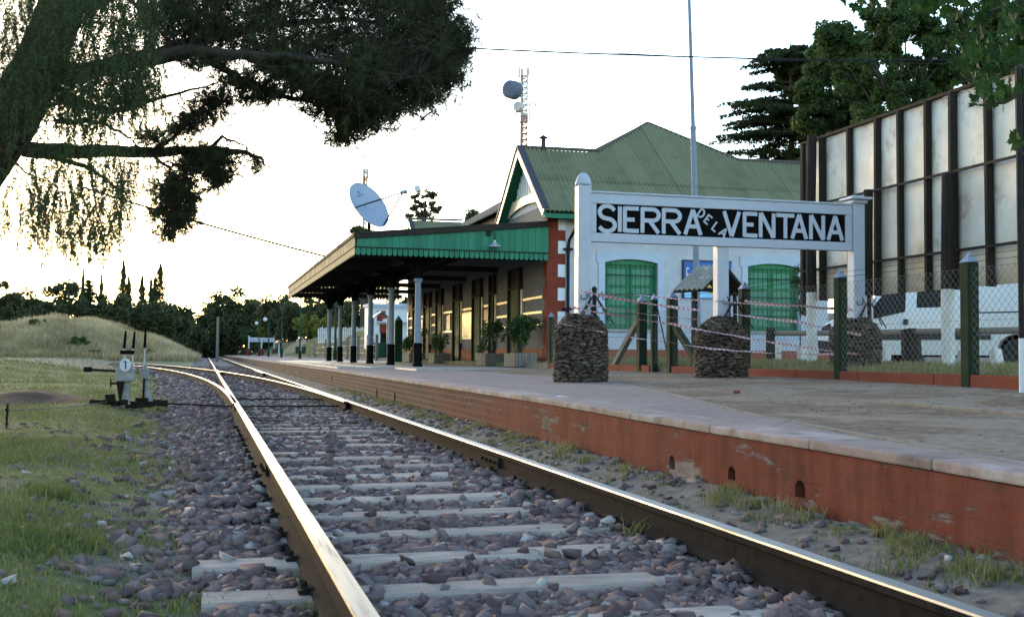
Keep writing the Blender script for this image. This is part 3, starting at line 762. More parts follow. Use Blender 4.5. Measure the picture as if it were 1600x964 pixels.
# ---- end wall windows
def window(a, b, c, d):
    t = MB(); e = .19
    for s0, s1 in ((a-e, a), (b, b+e)):
        t.box(s0, s1, BY-.035, BY+.02, c-.1, d-.12)
    def arc(x): u = (x-(a+b)/2)/((b-a)/2); return d-.10*u*u
    pts = [(a-e-.06, BY-.035, d-.118)]+[(a-.0, BY-.035, d-.118)]
    for k in range(9): xk = a+(b-a)*k/8; pts.append((xk, BY-.035, arc(xk)))
    pts += [(b, BY-.035, d-.118), (b+e+.06, BY-.035, d-.118), (b+e+.06, BY-.035, d+.20)]
    for k in range(5): u = 1-2*k/4; pts.append(((a+b)/2+u*(b-a)/2, BY-.035, d+.20+.05*(1-u*u)))
    pts.append((a-e-.06, BY-.035, d+.20))
    t.prism(pts, (0, .05, 0))
    w = t.build('window', MAT['surround'], bld)
    m = MB(); m.box(a-.05, b+.05, BY-.07, BY+.2, c-.07, c+.0); m.build('sill', MAT['concrete'], w)
    f = MB(); f.box(a, a+.08, BY+.08, BY+.22, c, d); f.box(b-.08, b, BY+.08, BY+.22, c, d); f.box(a+.08, b-.08, BY+.08, BY+.22, d-.16, d); f.build('frame', MAT['shutter'], w)
    mid = (a+b)/2
    for x0, x1 in ((a+.08, mid-.006), (mid+.006, b-.08)):
        l = MB(); y0 = BY+.14
        l.box(x0, x0+.09, y0, y0+.05, c, d-.16); l.box(x1-.09, x1, y0, y0+.05, c, d-.16)
        for z0, z1 in ((c, c+.16), (c+.62, c+.70), (c+1.2, c+1.28), (d-.26, d-.16)): l.box(x0+.09, x1-.09, y0, y0+.05, z0, z1)
        l.build('shutter_leaf', MAT['shutter'], w)
        l = MB(); l.box(x0+.09, x1-.09, y0+.025, y0+.04, c+.1, d-.2); l.build('shutter_panel', M('pale_green_shutter_panel', [(.11,.28,.19),(.08,.22,.15)], 7, .5, .2, 40), w)
    g = MB(); n = 11
    for k in range(n):
        xk = a+.06+(b-a-.12)*k/(n-1); g.tube([(xk, BY+.05, c+.02), (xk, BY+.05, d-.11)], .009, 5)
    for z in (c+.45, c+1.0, c+1.55): g.box(a, b, BY+.045, BY+.055, z-.015, z+.015)
    g.build('grille', MAT['green_dark'], w)
    return w
for w in wins: window(*w)
# ---- front wall: doors, battens, poster board
for i, (a, b) in enumerate(doors):
    mb = MB(); mb.box(BX-.03, BX+.0, a+.01, b-.01, .4, 2.75)
    for k in range(4):
        ya = a+.06+(b-a-.06)*k/4; mb.box(BX-.045, BX-.03, ya, ya+(b-a)/4-.06, .55, 1.3); mb.box(BX-.045, BX-.03, ya, ya+(b-a)/4-.06, 1.45, 2.65)
    dr = mb.build('door', MAT['green_dark'], bld)
    mb = MB(); mb.box(BX-.11, BX+.28, a-.02, a+.07, .4, 3.40); mb.box(BX-.11, BX+.28, b-.07, b+.02, .4, 3.40); mb.box(BX-.10, BX+.28, a+.07, b-.07, 2.75, 2.83); mb.build('frame', MAT['wood_dark'], dr)
    mb = MB(); mb.box(BX-.02, BX+.02, a+.07, b-.07, 2.83, 3.41); mb.build('transom_panel', MAT['wood_dark'], dr)
segs = [(30.3, 32.5), (33.85, 35.65), (36.3, 37.5), (38.75, 40.75), (42.0, 44.1), (45.3, 46.6), (47.95, 49.6), (50.6, 52.1)]
for i, (a, b) in enumerate(segs):
    mb = MB(); mb.box(BX-.035, BX+.01, a, b, .38, .93); mb.build('plinth', MAT['plinth'], bld)
    mb = MB(); a0, b0 = a+.03, b-.03
    for yy in (a0, b0-.12):
        if i == 0 and yy == a0: continue
        mb.box(BX-.07, BX, yy, yy+.12, 1.18, 2.72)
    for z in (1.64, 1.97, 2.40):
        if i in (3,) and z < 2.3: continue
        if i in (2, 4, 6) and z == 1.97: continue
        mb.box(BX-.04, BX, a0+.09 if i else a0, b0-.09, z-.035, z+.035)
    mb.build('batten', MAT['cream'], bld)
    if i in (2, 4, 6):
        m = MB(); c = (a+b)/2; m.box(BX-.03, BX, c-.32, c+.32, 1.68, 2.28); m.build('notice_pane', MAT['glass'], bld)
o = MB(); o.box(BX-.05, BX-.003, 38.9, 40.5, 1.30, 2.28)
pb = o.build('poster_board', MAT['cream'], bld)
o = MB(); o.box(BX-.056, BX-.051, 39.0, 40.4, 1.38, 2.20); o.build('poster_sheet', M('framed_poster_gloss', [(.52,.46,.33),(.40,.33,.22),(.60,.55,.42)], 2.5, .25, 0, spec=.6), pb)

# ---- blue wall sign on the end wall
SG = thing('wall_sign', 'blue and pale blue sign board on the white station wall behind the small tiled roof', 'sign', (13.9, BY-.05, 2.9))
a = onY(1069, 408, BY-.06); b = onY(1131, 467, BY-.06)
x0, x1, z1, z0 = a.x, b.x+.25, a.z, b.z
mb = MB(); mb.box(x0, x1, BY-.055, BY-.004, z0, z1); mb.build('board', M('blue_sign_paint', [(.03,.10,.34),(.04,.12,.38)], 4, .5, .05, 30), SG)
mb = MB(); mb.box(x0+.012, x1-.012, BY-.060, BY-.055, z0+.012, z0+(z1-z0)*.42); mb.build('lower_band', M('light_blue_sign_paint', [(.22,.48,.75),(.28,.54,.80)], 4, .5, .05, 30), SG)
mb = MB(); mb.box(x0-.05, x0, BY-.07, BY-.004, z0-.02, z1+.03); mb.box(x0-.05, x1, BY-.07, BY-.004, z1, z1+.04); mb.build('frame', MAT['trim_dark'], SG)
def text_mesh(name, body, size, mat, parent, mtx, extr=.003, align='LEFT', sx=1.0):
    cu = bpy.data.curves.new(name, 'FONT'); cu.body = body; cu.size = size; cu.extrude = extr; cu.align_x = align
    to = bpy.data.objects.new(name+'_c', cu); COL.objects.link(to)
    dg = bpy.context.evaluated_depsgraph_get(); me = bpy.data.meshes.new_from_object(to.evaluated_get(dg))
    bpy.data.objects.remove(to); bpy.data.curves.remove(cu)
    me.name = name; me.materials.clear(); me.materials.append(mat)
    ob = bpy.data.objects.new(name, me); COL.objects.link(ob)
    if parent is not None: ob.parent = parent
    ob.matrix_local = mtx @ Matrix.Diagonal((sx, 1, 1, 1)); return ob
def face_my(x, y, z): return Matrix.Translation((x, y, z)) @ Matrix.Rotation(pi/2, 4, 'X')   # text facing -Y
text_mesh('lettering', 'Ferrobaires', .62, MAT['white'], SG, face_my(x0+.05-13.9, -.013, z0+.44-2.9+.02), .003, sx=.36)
mb = MB(); c = onY(1114, 450, BY-.06)
for k in range(16):
    t = 2*pi*k/16; r = .30 if k % 2 == 0 else .24
    mb.prism([(c.x+.15*cos(t-.14), BY-.066, c.z+.15*sin(t-.14)), (c.x+r*cos(t), BY-.066, c.z+r*sin(t)), (c.x+.15*cos(t+.14), BY-.066, c.z+.15*sin(t+.14))], (0, .005, 0))
mb.prism([(c.x+.16*cos(2*pi*k/20), BY-.069, c.z+.16*sin(2*pi*k/20)) for k in range(20)], (0, .009, 0))
mb.build('sun_emblem', M('yellow_sign_paint', [(.62,.36,.05),(.55,.30,.04)], 4, .5, .05, 30), SG)

# ================================================================ AWNING
aw = thing('platform_awning', 'long platform canopy with green scalloped end valance on blue and black iron columns', 'awning', (6.4, 42, .4))
AX, AY, AY2 = 3.8, 29.75, 54.6
ZB_, ZM = 3.37, 3.60
def ztp(x): return 3.80+(x-AX)/(BX-AX)*.52
mb = MB(); mb.prism([(AX-.05, AY-.05, ztp(AX)+.13), (BX, AY-.05, ztp(BX)+.13), (BX, AY-.05, ztp(BX)+.17), (AX-.05, AY-.05, ztp(AX)+.17)], (0, AY2-AY+.1, 0)); mb.build('roof_sheet', MAT['wood_roof'], aw)
for yv, sgn in ((AY, -1), (AY2, 1)):
    n = 28
    for k in range(n):
        a = AX+.03+(BX-.03-AX-.03)*k/n; b = AX+.03+(BX-.03-AX-.03)*(k+1)/n-.006
        mb = MB(); j = random.uniform(-.004, .004); mb.prism([(a, yv+j, ZM), (b, yv+j, ZM), (b, yv+j, ztp(b)), (a, yv+j, ztp(a))], (0, .022, 0)); mb.build('valance_board', MAT['green'], aw)
    n = 38
    for k in range(n):
        w = (BX-.03-AX)/n; a = AX+w*k+.010; b = a+w-.020; r = (b-a)/2; c = (a+b)/2; j = random.uniform(-.004, .004)
        pts = [(a, yv+j, ZM-.03), (a, yv+j, ZB_+r+.03), (a+.0, yv+j, ZB_+r)]+[(c-(r-.0)*cos(t), yv+j, ZB_+r-(r)*sin(t)) for t in np.linspace(.15, pi-.15, 7)]+[(b, yv+j, ZB_+r), (b, yv+j, ZB_+r+.03), (b, yv+j, ZM-.03)]
        mb = MB(); mb.prism(pts[::-1], (0, .02, 0)); mb.build('scalloped_board', MAT['green'], aw)
    mb = MB(); mb.box(AX, BX-.03, yv-.03, yv+.03, ZM-.03, ZM-.003); mb.build('moulding', MAT['wood_dark'], aw)
    mb = MB(); mb.prism([(AX-.05, yv-.06, ztp(AX)+.003), (BX-.02, yv-.06, ztp(BX)+.003), (BX-.02, yv-.06, ztp(BX)+.125), (AX-.05, yv-.06, ztp(AX)+.125)], (0, .11, 0)); mb.build('verge_board', MAT['wood_dark'], aw)
# front fascia along the track
n = 30
for k in range(n):
    a = AY+.03+(AY2-AY-.03)*k/n; b = AY+.03+(AY2-AY-.03)*(k+1)/n-.05
    mb = MB(); mb.box(AX-.025, AX, a, b, ZM+.005, ztp(AX)+.06); mb.build('fascia_board', MAT['fascia'], aw)
mb = MB(); n = 168
for k in range(n):
    w = (AY2-AY-.03)/n; a = AY+.03+w*k+.004; b = a+w-.008; c = (a+b)/2; r = (b-a)/2
    pts = [(AX-.02, a, ZM-.03), (AX-.02, a, ZB_+r)]+[(AX-.02, c-r*cos(t), ZB_+r-r*sin(t)) for t in np.linspace(.3, pi-.3, 5)]+[(AX-.02, b, ZB_+r), (AX-.02, b, ZM-.03)]
    mb.prism(pts, (.018, 0, 0))
tag(mb.build('scalloped_fascia', MAT['fascia'], aw), kind='stuff')
mb = MB(); mb.box(AX-.035, AX+.0, AY, AY2, ZM-.028, ZM); mb.box(AX-.06, AX+.04, AY-.04, AY2, ztp(AX)+.065, ztp(AX)+.126); mb.build('gutter', MAT['wood_dark'], aw)
mb = MB()
CY = [30.83, 35.5, 40.2, 44.85, 49.5, 54.0]
for y in np.arange(30.2, 54.5, .775): mb.prism([(AX+.02, y, ztp(AX)-.02), (BX, y, ztp(BX)-.02), (BX, y, ztp(BX)+.12), (AX+.02, y, ztp(AX)+.12)], (0, .06, 0))
mb.build('rafter', MAT['wood_roof'], aw)
mb = MB(); mb.box(5.62, 5.78, AY+.05, AY2-.05, 3.50, 3.74); mb.box(7.5, 7.6, AY+.05, AY2-.05, 3.85, 4.0)
for y in CY: mb.box(3.85, BX, y-.06, y+.06, 3.44, 3.62); mb.box(3.85, 5.6, y-.05, y+.05, 3.40, 3.439)
mb.build('beam', MAT['wood_roof'], aw)
def make_column():
    c = MB()
    c.lathe([(.145, .40), (.145, .46), (.125, .50), (.125, .98), (.14, 1.0), (.14, 1.03), (.10, 1.06)], 8, (0, 0, 0))
    return c
for i, y in enumerate(CY):
    c = MB(); c.lathe([(.098, 1.06), (.095, 1.2), (.082, 2.72), (.10, 2.76), (.125, 2.80), (.125, 2.84), (.09, 2.86)], 14, (5.7, y, 0))
    col = c.build('column', MAT['blue_col'], aw, smooth=False)
    c = MB(); c.lathe([(.145, .395), (.145, .46), (.125, .50), (.125, .98), (.14, 1.0), (.14, 1.03), (.10, 1.06)], 8, (5.7, y, 0), rot=pi/8); c.build('column_base', MAT['black'], col)
    c = MB(); c.lathe([(.10, 2.86), (.14, 3.0), (.15, 3.5)], 8, (5.7, y, 0), rot=pi/8); c.build('capital', MAT['black'], col)
    def spandrel(dx, dy, L, hgt):
        m = MB(); pts = [(0.1, 2.88), (0.1, 3.49), (L, 3.49), (L, 3.43)]
        for t in np.linspace(.05, 1, 8): pts.append((L-(L-.13)*sin(t*pi/2)**1.0, 3.43-hgt*(1-cos(t*pi/2))))
        P = [(5.7+dx*u+abs(dy)*-.02, y+dy*u+abs(dx)*-.02, z) for u, z in pts]
        m.prism(P, (abs(dy)*.04, abs(dx)*.04, 0)); m.build('bracket', MAT['black'], col)
    spandrel(-1, 0, .95, .5); spandrel(1, 0, .95, .5); spandrel(0, -1, .85, .5) if i else None; spandrel(0, 1, .85, .5)
# swan-neck lamp on the valance
lp = onY(773, 383, 29.55)
lamp = thing('wall_lamp', 'small grey swan neck lamp hanging on the green valance boards', 'lamp', (lp.x, 29.6, lp.z))
mb = MB(); mb.lathe([(.19, -.05), (.18, -.03), (.09, .03), (.04, .07), (.03, .13)], 14, lp); mb.build('lamp_shade', MAT['galv'], lamp)
mb = MB(); mb.tube([lp+Vector((0,0,.12)), lp+Vector((0,0,.3)), lp+Vector((-.03,.03,.36)), lp+Vector((-.12,.12,.36))], .014, 6); mb.obox(lp+Vector((-.14,.15,.34)), (.12,.05,.14)); mb.build('arm', MAT['iron'], lamp)
# small grey tank box behind the awning
tk = onX(637, 361, 7.6)
tb = thing('roof_box', 'small grey metal box standing on the awning roof before the far gable', 'box', (7.6, tk.y, 4.35))
mb = MB(); mb.box(7.2, 8.1, tk.y-.8, tk.y+.9, 4.30, 5.08); mb.box(7.16, 8.14, tk.y-.84, tk.y+.94, 5.08, 5.12); mb.build('tank', MAT['tin_grey'], tb, bevel=.02)
# ================================================================ STATION NAME BOARD
SY = 15.8
nb = thing('station_sign', 'large white framed name board with black panel lettered SIERRA DE LA VENTANA on tall posts', 'station sign', (7.7, SY, .4))
postx = [5.405, 7.69, 10.02]
for i, x in enumerate(postx):
    top = [3.28, 2.46, 3.20][i]; bot = [1.2, 1.1, 1.35][i]; w = .20 if i != 1 else .19
    mb = MB(); mb.box(x-w/2, x+w/2, SY-.10 if i != 1 else SY-.02, SY+.10 if i != 1 else SY+.16, bot, top)
    p = mb.build('post', MAT['signwhite'], nb, bevel=.012)
    if i == 0:
        mb = MB(); mb.lathe([(.118, 3.28), (.125, 3.30), (.118, 3.325), (.112, 3.36), (.085, 3.42), (.04, 3.465), (.01, 3.475)], 16, (x, SY, 0)); mb.build('finial', MAT['signwhite'], p, smooth=True)
    if i == 2:
        mb = MB(); mb.box(x-.13, x+.13, SY-.13, SY+.13, 3.203, 3.26); mb.box(x-.19, x+.19, SY-.19, SY+.19, 3.26, 3.30); mb.box(x-.10, x+.10, SY-.10, SY+.10, 3.30, 3.33); mb.build('post_cap', MAT['signwhite'], p, bevel=.01)
bx0, bx1, bz0, bz1 = 5.508, 9.915, 2.44, 3.17
px0, px1, pz0, pz1 = 5.60, 9.80, 2.575, 3.015
mb = MB()
for (a, b, c, d) in ((bx0, bx1, pz1, bz1), (bx0, bx1, bz0, pz0)): mb.box(a, b, SY-.06, SY+.05, c, d)
mb.box(bx0, px0, SY-.055, SY+.05, pz0+.001, pz1-.001); mb.box(px1, bx1, SY-.055, SY+.05, pz0+.001, pz1-.001)
mb.build('frame', MAT['signwhite'], nb, bevel=.008)
mb = MB(); mb.box(bx0-.02, bx1+.02, SY-.08, SY+.06, bz1+.001, bz1+.03); mb.build('top_rail', MAT['signwhite'], nb, bevel=.006)
mb = MB(); mb.box(px0, px1, SY-.03, SY+.03, pz0, pz1); mb.build('panel', MAT['black'], nb)
# stroke letters: drawn in a 0..1 x 0..1 cell
def arcp(cx, cy, rx, ry, a0, a1, n=9): return [(cx+rx*cos(radians(a0+(a1-a0)*k/n)), cy+ry*sin(radians(a0+(a1-a0)*k/n))) for k in range(n+1)]
GL = {'S': [arcp(.5, .75, .42, .25, 25, 270, 10)[:-1]+arcp(.5, .25, .44, .25, 90, -155, 10)],
      'I': [[(.5, 0), (.5, 1)]], 'E': [[(.08, 0), (.08, 1)], [(.08, .94), (1, .94)], [(.08, .5), (.72, .5)], [(.08, .06), (1, .06)]],
      'R': [[(.08, 0), (.08, 1)], [(.08, .94), (.6, .94)]+arcp(.62, .715, .34, .225, 85, -85, 8)+[(.6, .49), (.08, .49)], [(.45, .49), (.95, 0)]],
      'A': [[(.06, 0), (.5, 1)], [(.5, 1), (.94, 0)], [(.24, .33), (.76, .33)]], 'D': [[(.1, 0), (.1, 1)], [(.1, .93), (.45, .93)]+arcp(.42, .5, .5, .43, 85, -85, 10)+[(.45, .07), (.1, .07)]],
      'L': [[(.1, 0), (.1, 1)], [(.1, .06), (.95, .06)]], 'V': [[(.05, 1), (.5, 0)], [(.5, 0), (.95, 1)]],
      'N': [[(.08, 0), (.08, 1)], [(.10, 1), (.90, 0)], [(.92, 0), (.92, 1)]], 'T': [[(.5, 0), (.5, 1)], [(0, .94), (1, .94)]]}
def letter(ch, x0, w, z0, h, sw, ang=0.0):
    m = MB(); c = Vector((x0+w/2, 0, z0+h/2)); Rm = Matrix.Rotation(ang, 3, 'Y'); li = 0
    for st in GL[ch]:
        for (a, b) in zip(st[:-1], st[1:]):
            li += 1
            p = Vector(((a[0]-.5)*w, 0, (a[1]-.5)*h)); q = Vector(((b[0]-.5)*w, 0, (b[1]-.5)*h)); d = (q-p).normalized()
            e = .22*sw if len(st) > 2 else 0
            p, q = Rm @ (p-d*e)+c, Rm @ (q+d*e)+c
            m.bar((p.x, SY-.036-.0003*li, p.z), (q.x, SY-.036-.0003*li, q.z), .014, sw, (-(q-p).z, 0, (q-p).x))
    return m.build('letter', MAT['signwhite'], nb)
def lx(v): return px0+(v-106)/1350.0*(px1-px0)
for ch, a, b in (('S',112,210),('I',216,237),('E',243,328),('R',333,436),('R',444,548),('A',560,660),('V',770,868),('E',880,963),('N',968,1060),('T',1062,1170),('A',1145,1242),('N',1250,1340),('A',1350,1448)):
    h = (pz1-pz0)*.87; letter(ch, lx(a)+.01, lx(b)-lx(a)-.02, pz0+(pz1-pz0)*.065, h, .062)
for ch, cx, cz, w in (('D', 655, 2.935, .10), ('E', 691, 2.845, .085), ('L', 733, 2.735, .085), ('A', 775, 2.655, .12)):
    letter(ch, lx(cx)-w/2, w, cz-.075, .15, .026, radians(37))
# pedestals
def pedestal(x, y, base, hgt, lab, seed):
    p = thing('stone_pedestal', lab, 'pedestal', (x, y, base), 'stone pedestals of the name board')
    cm = MB(); cm.lathe([(.355, 0), (.345, hgt*.66), (.27, hgt*.84), (.13, hgt*.95), (.02, hgt*.975)], 20, (x, y, base)); cm.build('mortar_core', MAT['pedstone'], p)
    pts, sz, rad = [], [], []
    z = .0; r = np.random.default_rng(seed)
    while z < hgt*.98:
        ch = r.uniform(.028, .045); t = z/hgt
        R = .375 if t < .66 else .375*max(0.02, 1-((t-.66)/.36)**1.7)**.62
        n = max(3, int(2*pi*R/.075)); a0 = r.uniform(0, 6.28)
        for k in range(n):
            a = a0+2*pi*k/n+r.uniform(-.08, .08); pts.append((x+R*cos(a), y+R*sin(a), base+z+ch*.5+r.uniform(-.012, .012))); sz.append((r.uniform(.04, .07), r.uniform(.03, .055), ch*.62)); rad.append(a)
        z += ch*.92
    pts, sz, rad = np.array(pts), np.array(sz), np.array(rad); n = len(pts)
    V = np.repeat(ICO_V[None], n, 0)*(1+r.uniform(-.22, .22, (n, 12, 1)))*sz[:, None, [1, 0, 2]]
    ca, sa = np.cos(rad)[:, None], np.sin(rad)[:, None]
    tl = r.uniform(-.35, .35, (n, 1)); vy = V[..., 1]*np.cos(tl)-V[..., 2]*np.sin(tl); vz = V[..., 1]*np.sin(tl)+V[..., 2]*np.cos(tl)
    X = V[..., 0]*ca-vy*sa; Y = V[..., 0]*sa+vy*ca
    V2 = np.stack([X, Y, vz], -1)+pts[:, None, :]
    F = (ICO_F[None]+(np.arange(n)*12)[:, None, None]).reshape(-1, 3)
    soup('stone', V2.reshape(-1, 3), MAT['pedstone'], p, np.repeat(r.random(n), 20), 'stuff', False, None, F)
    return p
def bracket(x, base, hgt, lab):
    b = thing('iron_bracket', lab, 'iron bracket', (x, SY-.14, base+hgt), 'scrolled iron brackets on the pedestals')
    z = base+hgt
    m = MB(); m.tube([(x+.16, SY-.16, z-.12), (x+.16, SY-.14, z+.34)], .032, 8); m.lathe([(.035, 0), (.045, .03), (.03, .06), (.005, .075)], 8, (x+.16, SY-.14, z+.34)); m.build('upright', MAT['iron'], b)
    m = MB()
    for s in (-1, 1):
        for k in (0, 1): m.tube([(x+.16+s*(.03+.0*k), SY-.14, z+.26), (x+.16+s*(.22+.08*k), SY-.16, z-.10-.04*k)], .010, 5)
    m.build('strut', MAT['iron'], b)
    for s in (-1, 1):
        m = MB(); pts = []
        for t in np.linspace(0, 1, 16):
            a = t*4.6; r = .085*(1-.72*t); pts.append((x+.16+s*(.20-.0*t+r*cos(a+2.2)-.02), SY-.145, z+.27+r*sin(a+2.2)))
        m.tube([(x+.16+s*.03, SY-.145, z+.20)]+pts, .007, 5); m.build('scroll', MAT['iron'], b)
PD = [(5.38, .345, 1.03), (7.66, .345, 1.00), (10.0, .50, .88)]
labs = ['dark stone pedestal with domed top under the left white post of the name board', 'dark stone pedestal with domed top under the middle post of the name board', 'dark stone pedestal behind the wire fence under the right white post of the name board']
blabs = ['black wrought iron bracket with scrolls on the left stone pedestal', 'black wrought iron bracket with scrolls on the middle stone pedestal', 'black wrought iron bracket with scrolls on the stone pedestal behind the fence']
for i, (x, b, h) in enumerate(PD):
    pedestal(x, SY, b, h, labs[i], 20+i); bracket(x, b, h-.02, blabs[i])

# ================================================================ HAZARD TAPE
def m_tape():
    g = G('red_white_tape'); co = g.coord()
    w = g.n('TexWave', {'wave_type': 'BANDS', 'bands_direction': 'X'}, Vector=co, Scale=4.5, Distortion=3.0)
    col = g.ramp(w.outputs['Fac'], [(.40, (.36,.13,.15)), (.64, (.46,.37,.41))]).outputs[0]
    g.put(g.b.inputs['Base Color'], col); g.b.inputs['Roughness'].default_value = .4; return g.m
MAT['tape'] = m_tape()
def tape(pts, lab, w=.035):
    P = []
    for (p, q) in zip(pts[:-1], pts[1:]):
        p, q = Vector(p), Vector(q); n = max(6, int((q-p).length/.09))
        for k in range(n): 
            t = k/n; P.append((p.lerp(q, t)+Vector((0, 0, -.05*(q-p).length/2.3*4*t*(1-t)*.5+.004*sin(t*40)))))
    P.append(Vector(pts[-1]))
    mb = MB(); tw = random.uniform(0, 3)
    for i, p in enumerate(P):
        a = tw+.9*sin(i*.23+tw)+i*.05; hw = w*.5*(.45+.55*abs(sin(i*.31+tw)))
        o = Vector((0, sin(a)*.6, cos(a))).normalized()*hw
        mb.v += [tuple(p-o), tuple(p+o)]
    for i in range(len(P)-1): mb.f.append([2*i, 2*i+2, 2*i+3, 2*i+1]); mb.m.append(0)
    o = mb.build('hazard_tape', MAT['tape'], None, org=P[0]); sd = o.modifiers.new('thick', 'SOLIDIFY'); sd.thickness = .0015
    return tag(o, lab, 'hazard tape', 'red and white tape strands round the pedestals')
def tp(px, py, dy=-.43): return tuple(onY(px, py, SY+dy))
tape([tp(908, 455), tp(1005, 473), tp(1130, 488), tp(1250, 503), tp(1345, 523)], 'tape running from the first iron bracket down past the middle post to the fenced pedestal', .045)
tape([tp(890, 479), tp(960, 492), tp(1050, 506), tp(1140, 523), tp(1250, 541), tp(1340, 553)], 'long tape strand sloping from the left post foot across both front stone pedestals', .036)
tape([tp(905, 457), tp(1000, 461), tp(1130, 471), tp(1250, 478), tp(1335, 485)], 'uppermost thin tape strand almost level between the three iron brackets', .03)
tape([tp(872, 504, -.40), tp(900, 511, -.46), tp(944, 519, -.38)], 'short pale tape strand wrapped across the shoulder of the left stone pedestal', .028)
tape([tp(985, 527), tp(1040, 534), tp(1100, 543), tp(1170, 549), tp(1260, 553), tp(1330, 552)], 'lowest pale pink tape strand crossing the middle stone pedestal', .03)
tape([tp(1163, 470), tp(1250, 477), tp(1330, 483)], 'tape strand on the right running from the green post to the fenced pedestal', .04)
tape([tp(915, 475), tp(1005, 490), tp(1090, 499)], 'faint thin tape strand behind the others in front of the left green shutters', .02)

# ================================================================ FENCE
FX = 8.5
fence = thing('wire_fence', 'chain link fence with dark green pointed posts on a low red kerb behind the platform', 'fence', (FX, 18, .45))
def fpost(y, z0, z1, w=.16, lit=False):
    w *= .9
    m = MB(); m.box(FX-w/2, FX+w/2, y-w/2, y+w/2, z0, z1-.13); p = m.build('post', MAT['post_green'], fence, bevel=.01)
    m = MB(); h = w/2+.004; m.add([(FX-h, y-h, z1-.128), (FX+h, y-h, z1-.128), (FX+h, y+h, z1-.128), (FX-h, y+h, z1-.128), (FX, y, z1)], [(0,1,4), (1,2,4), (2,3,4), (3,0,4), (3,2,1,0)]); m.build('post_tip', MAT['blue_col'], p)
for y, w in ((11.07, .165), (13.8, .15), (16.68, .17), (19.62, .19), (20.5, .13), (21.15, .19), (24.2, .15), (27.3, .15)): fpost(y, .35, 1.98 if y < 27 else 1.85, w)
for y in (3.5, 6.0, 8.5): fpost(y, .35, 1.98, .16)
m = MB(); m.bar((FX, 21.2, 1.55), (FX, 22.75, .52), .10, .12); m.build('brace', MAT['wood_grey'], fence); m = MB(); m.bar((FX, 19.55, 1.35), (FX, 18.35, .55), .10, .12); m.build('brace', MAT['post_green'], fence)
m = MB(); m.bar((FX, 20.35, 1.7), (FX, 19.75, .62), .02, .02); m.build('brace', MAT['iron'], fence)
m = MB()
MAT['kerb'] = M('red_kerb_paint', [(.17,.045,.027),(.135,.036,.023)], 3, .9, .4, 40, stain=(.11,.065,.05), stain_lo=.58)
for a, b in ((2.0, 19.72), (20.62, 27.4)):
    n = int((b-a)/1.5)
    for k in range(n): m = MB(); m.box(FX-.06, FX+.07, a+(b-a)*k/n, a+(b-a)*(k+1)/n-.004, .22, .56); m.build('kerb', MAT['kerb'], fence, bevel=.015)
# chain link: real zigzag wires
def chain(y0, y1, z0, z1, cell=.105, r=.0022):
    V = []; 
    def seg(p, q):
        p, q = np.array(p), np.array(q); d = q-p; d /= np.linalg.norm(d); s = np.cross(d, [1, 0, 0]); s /= np.linalg.norm(s); t = np.array([1., 0, 0])
        o = [s*r, (-.5*s+.87*t)*r, (-.5*s-.87*t)*r]
        for a in range(3):
            b = (a+1) % 3; V.append([p+o[a], p+o[b], q+o[b], q+o[a]])
    Hh = z1-z0
    for sgn in (1, -1):
        k = y0-Hh*.9 if sgn > 0 else y0
        k = y0-Hh
        while k < y1+Hh:
            if sgn > 0: a, b = (k, z0), (k+Hh, z1)
            else: a, b = (k, z1), (k+Hh, z0)
            # clip
            ta = max(0, (y0-a[0])/Hh); tb = min(1, (y1-a[0])/Hh)
            if tb > ta+.02:
                za = a[1]+(b[1]-a[1])*ta; zb = a[1]+(b[1]-a[1])*tb
                seg((FX-.03+sgn*.002, a[0]+Hh*ta, za), (FX-.03+sgn*.002, a[0]+Hh*tb, zb))
            k += cell
    for z in (z0+.02, (z0+z1)/2, z1): seg((FX-.03, y0, z), (FX-.03, y1, z)); 
    return np.array(V)
CV = np.concatenate([chain(2.0, 19.6, .58, 1.78), chain(21.2, 27.3, .58, 1.7), chain(19.7, 20.42, .6, 1.6)])
soup('chain_link_mesh', CV, MAT['mesh'], fence, None, 'stuff')
m = MB()
for z in (1.86, 1.93): m.tube([(FX-.03, 2, z), (FX-.03, 11, z-.01), (FX-.03, 19.6, z)], .003, 4)
m.build('top_wire', MAT['rust'], fence)
# thin pole at the right edge
pp = onX(1597, 600, 7.9)
pole = thing('thin_pole', 'thin straight pole dark above and white below at the right edge beside the fence', 'pole', (7.9, pp.y, .42))
m = MB(); m.tube([(7.9, pp.y, .38), (7.9, pp.y, .95)], .028, 8); m.build('painted_foot', MAT['white'], pole)
m = MB(); m.tube([(7.9, pp.y, .95), (7.9, pp.y, 4.2)], .028, 8); m.build('shaft', MAT['iron'], pole)

# ================================================================ TILED ROOF SHELTER (information stand)
KY, kx = 20.0, 9.72
ks = thing('notice_shelter', 'small shelter with a clay tiled pitched roof on posts behind the middle sign post', 'notice shelter', (kx, KY, .55))
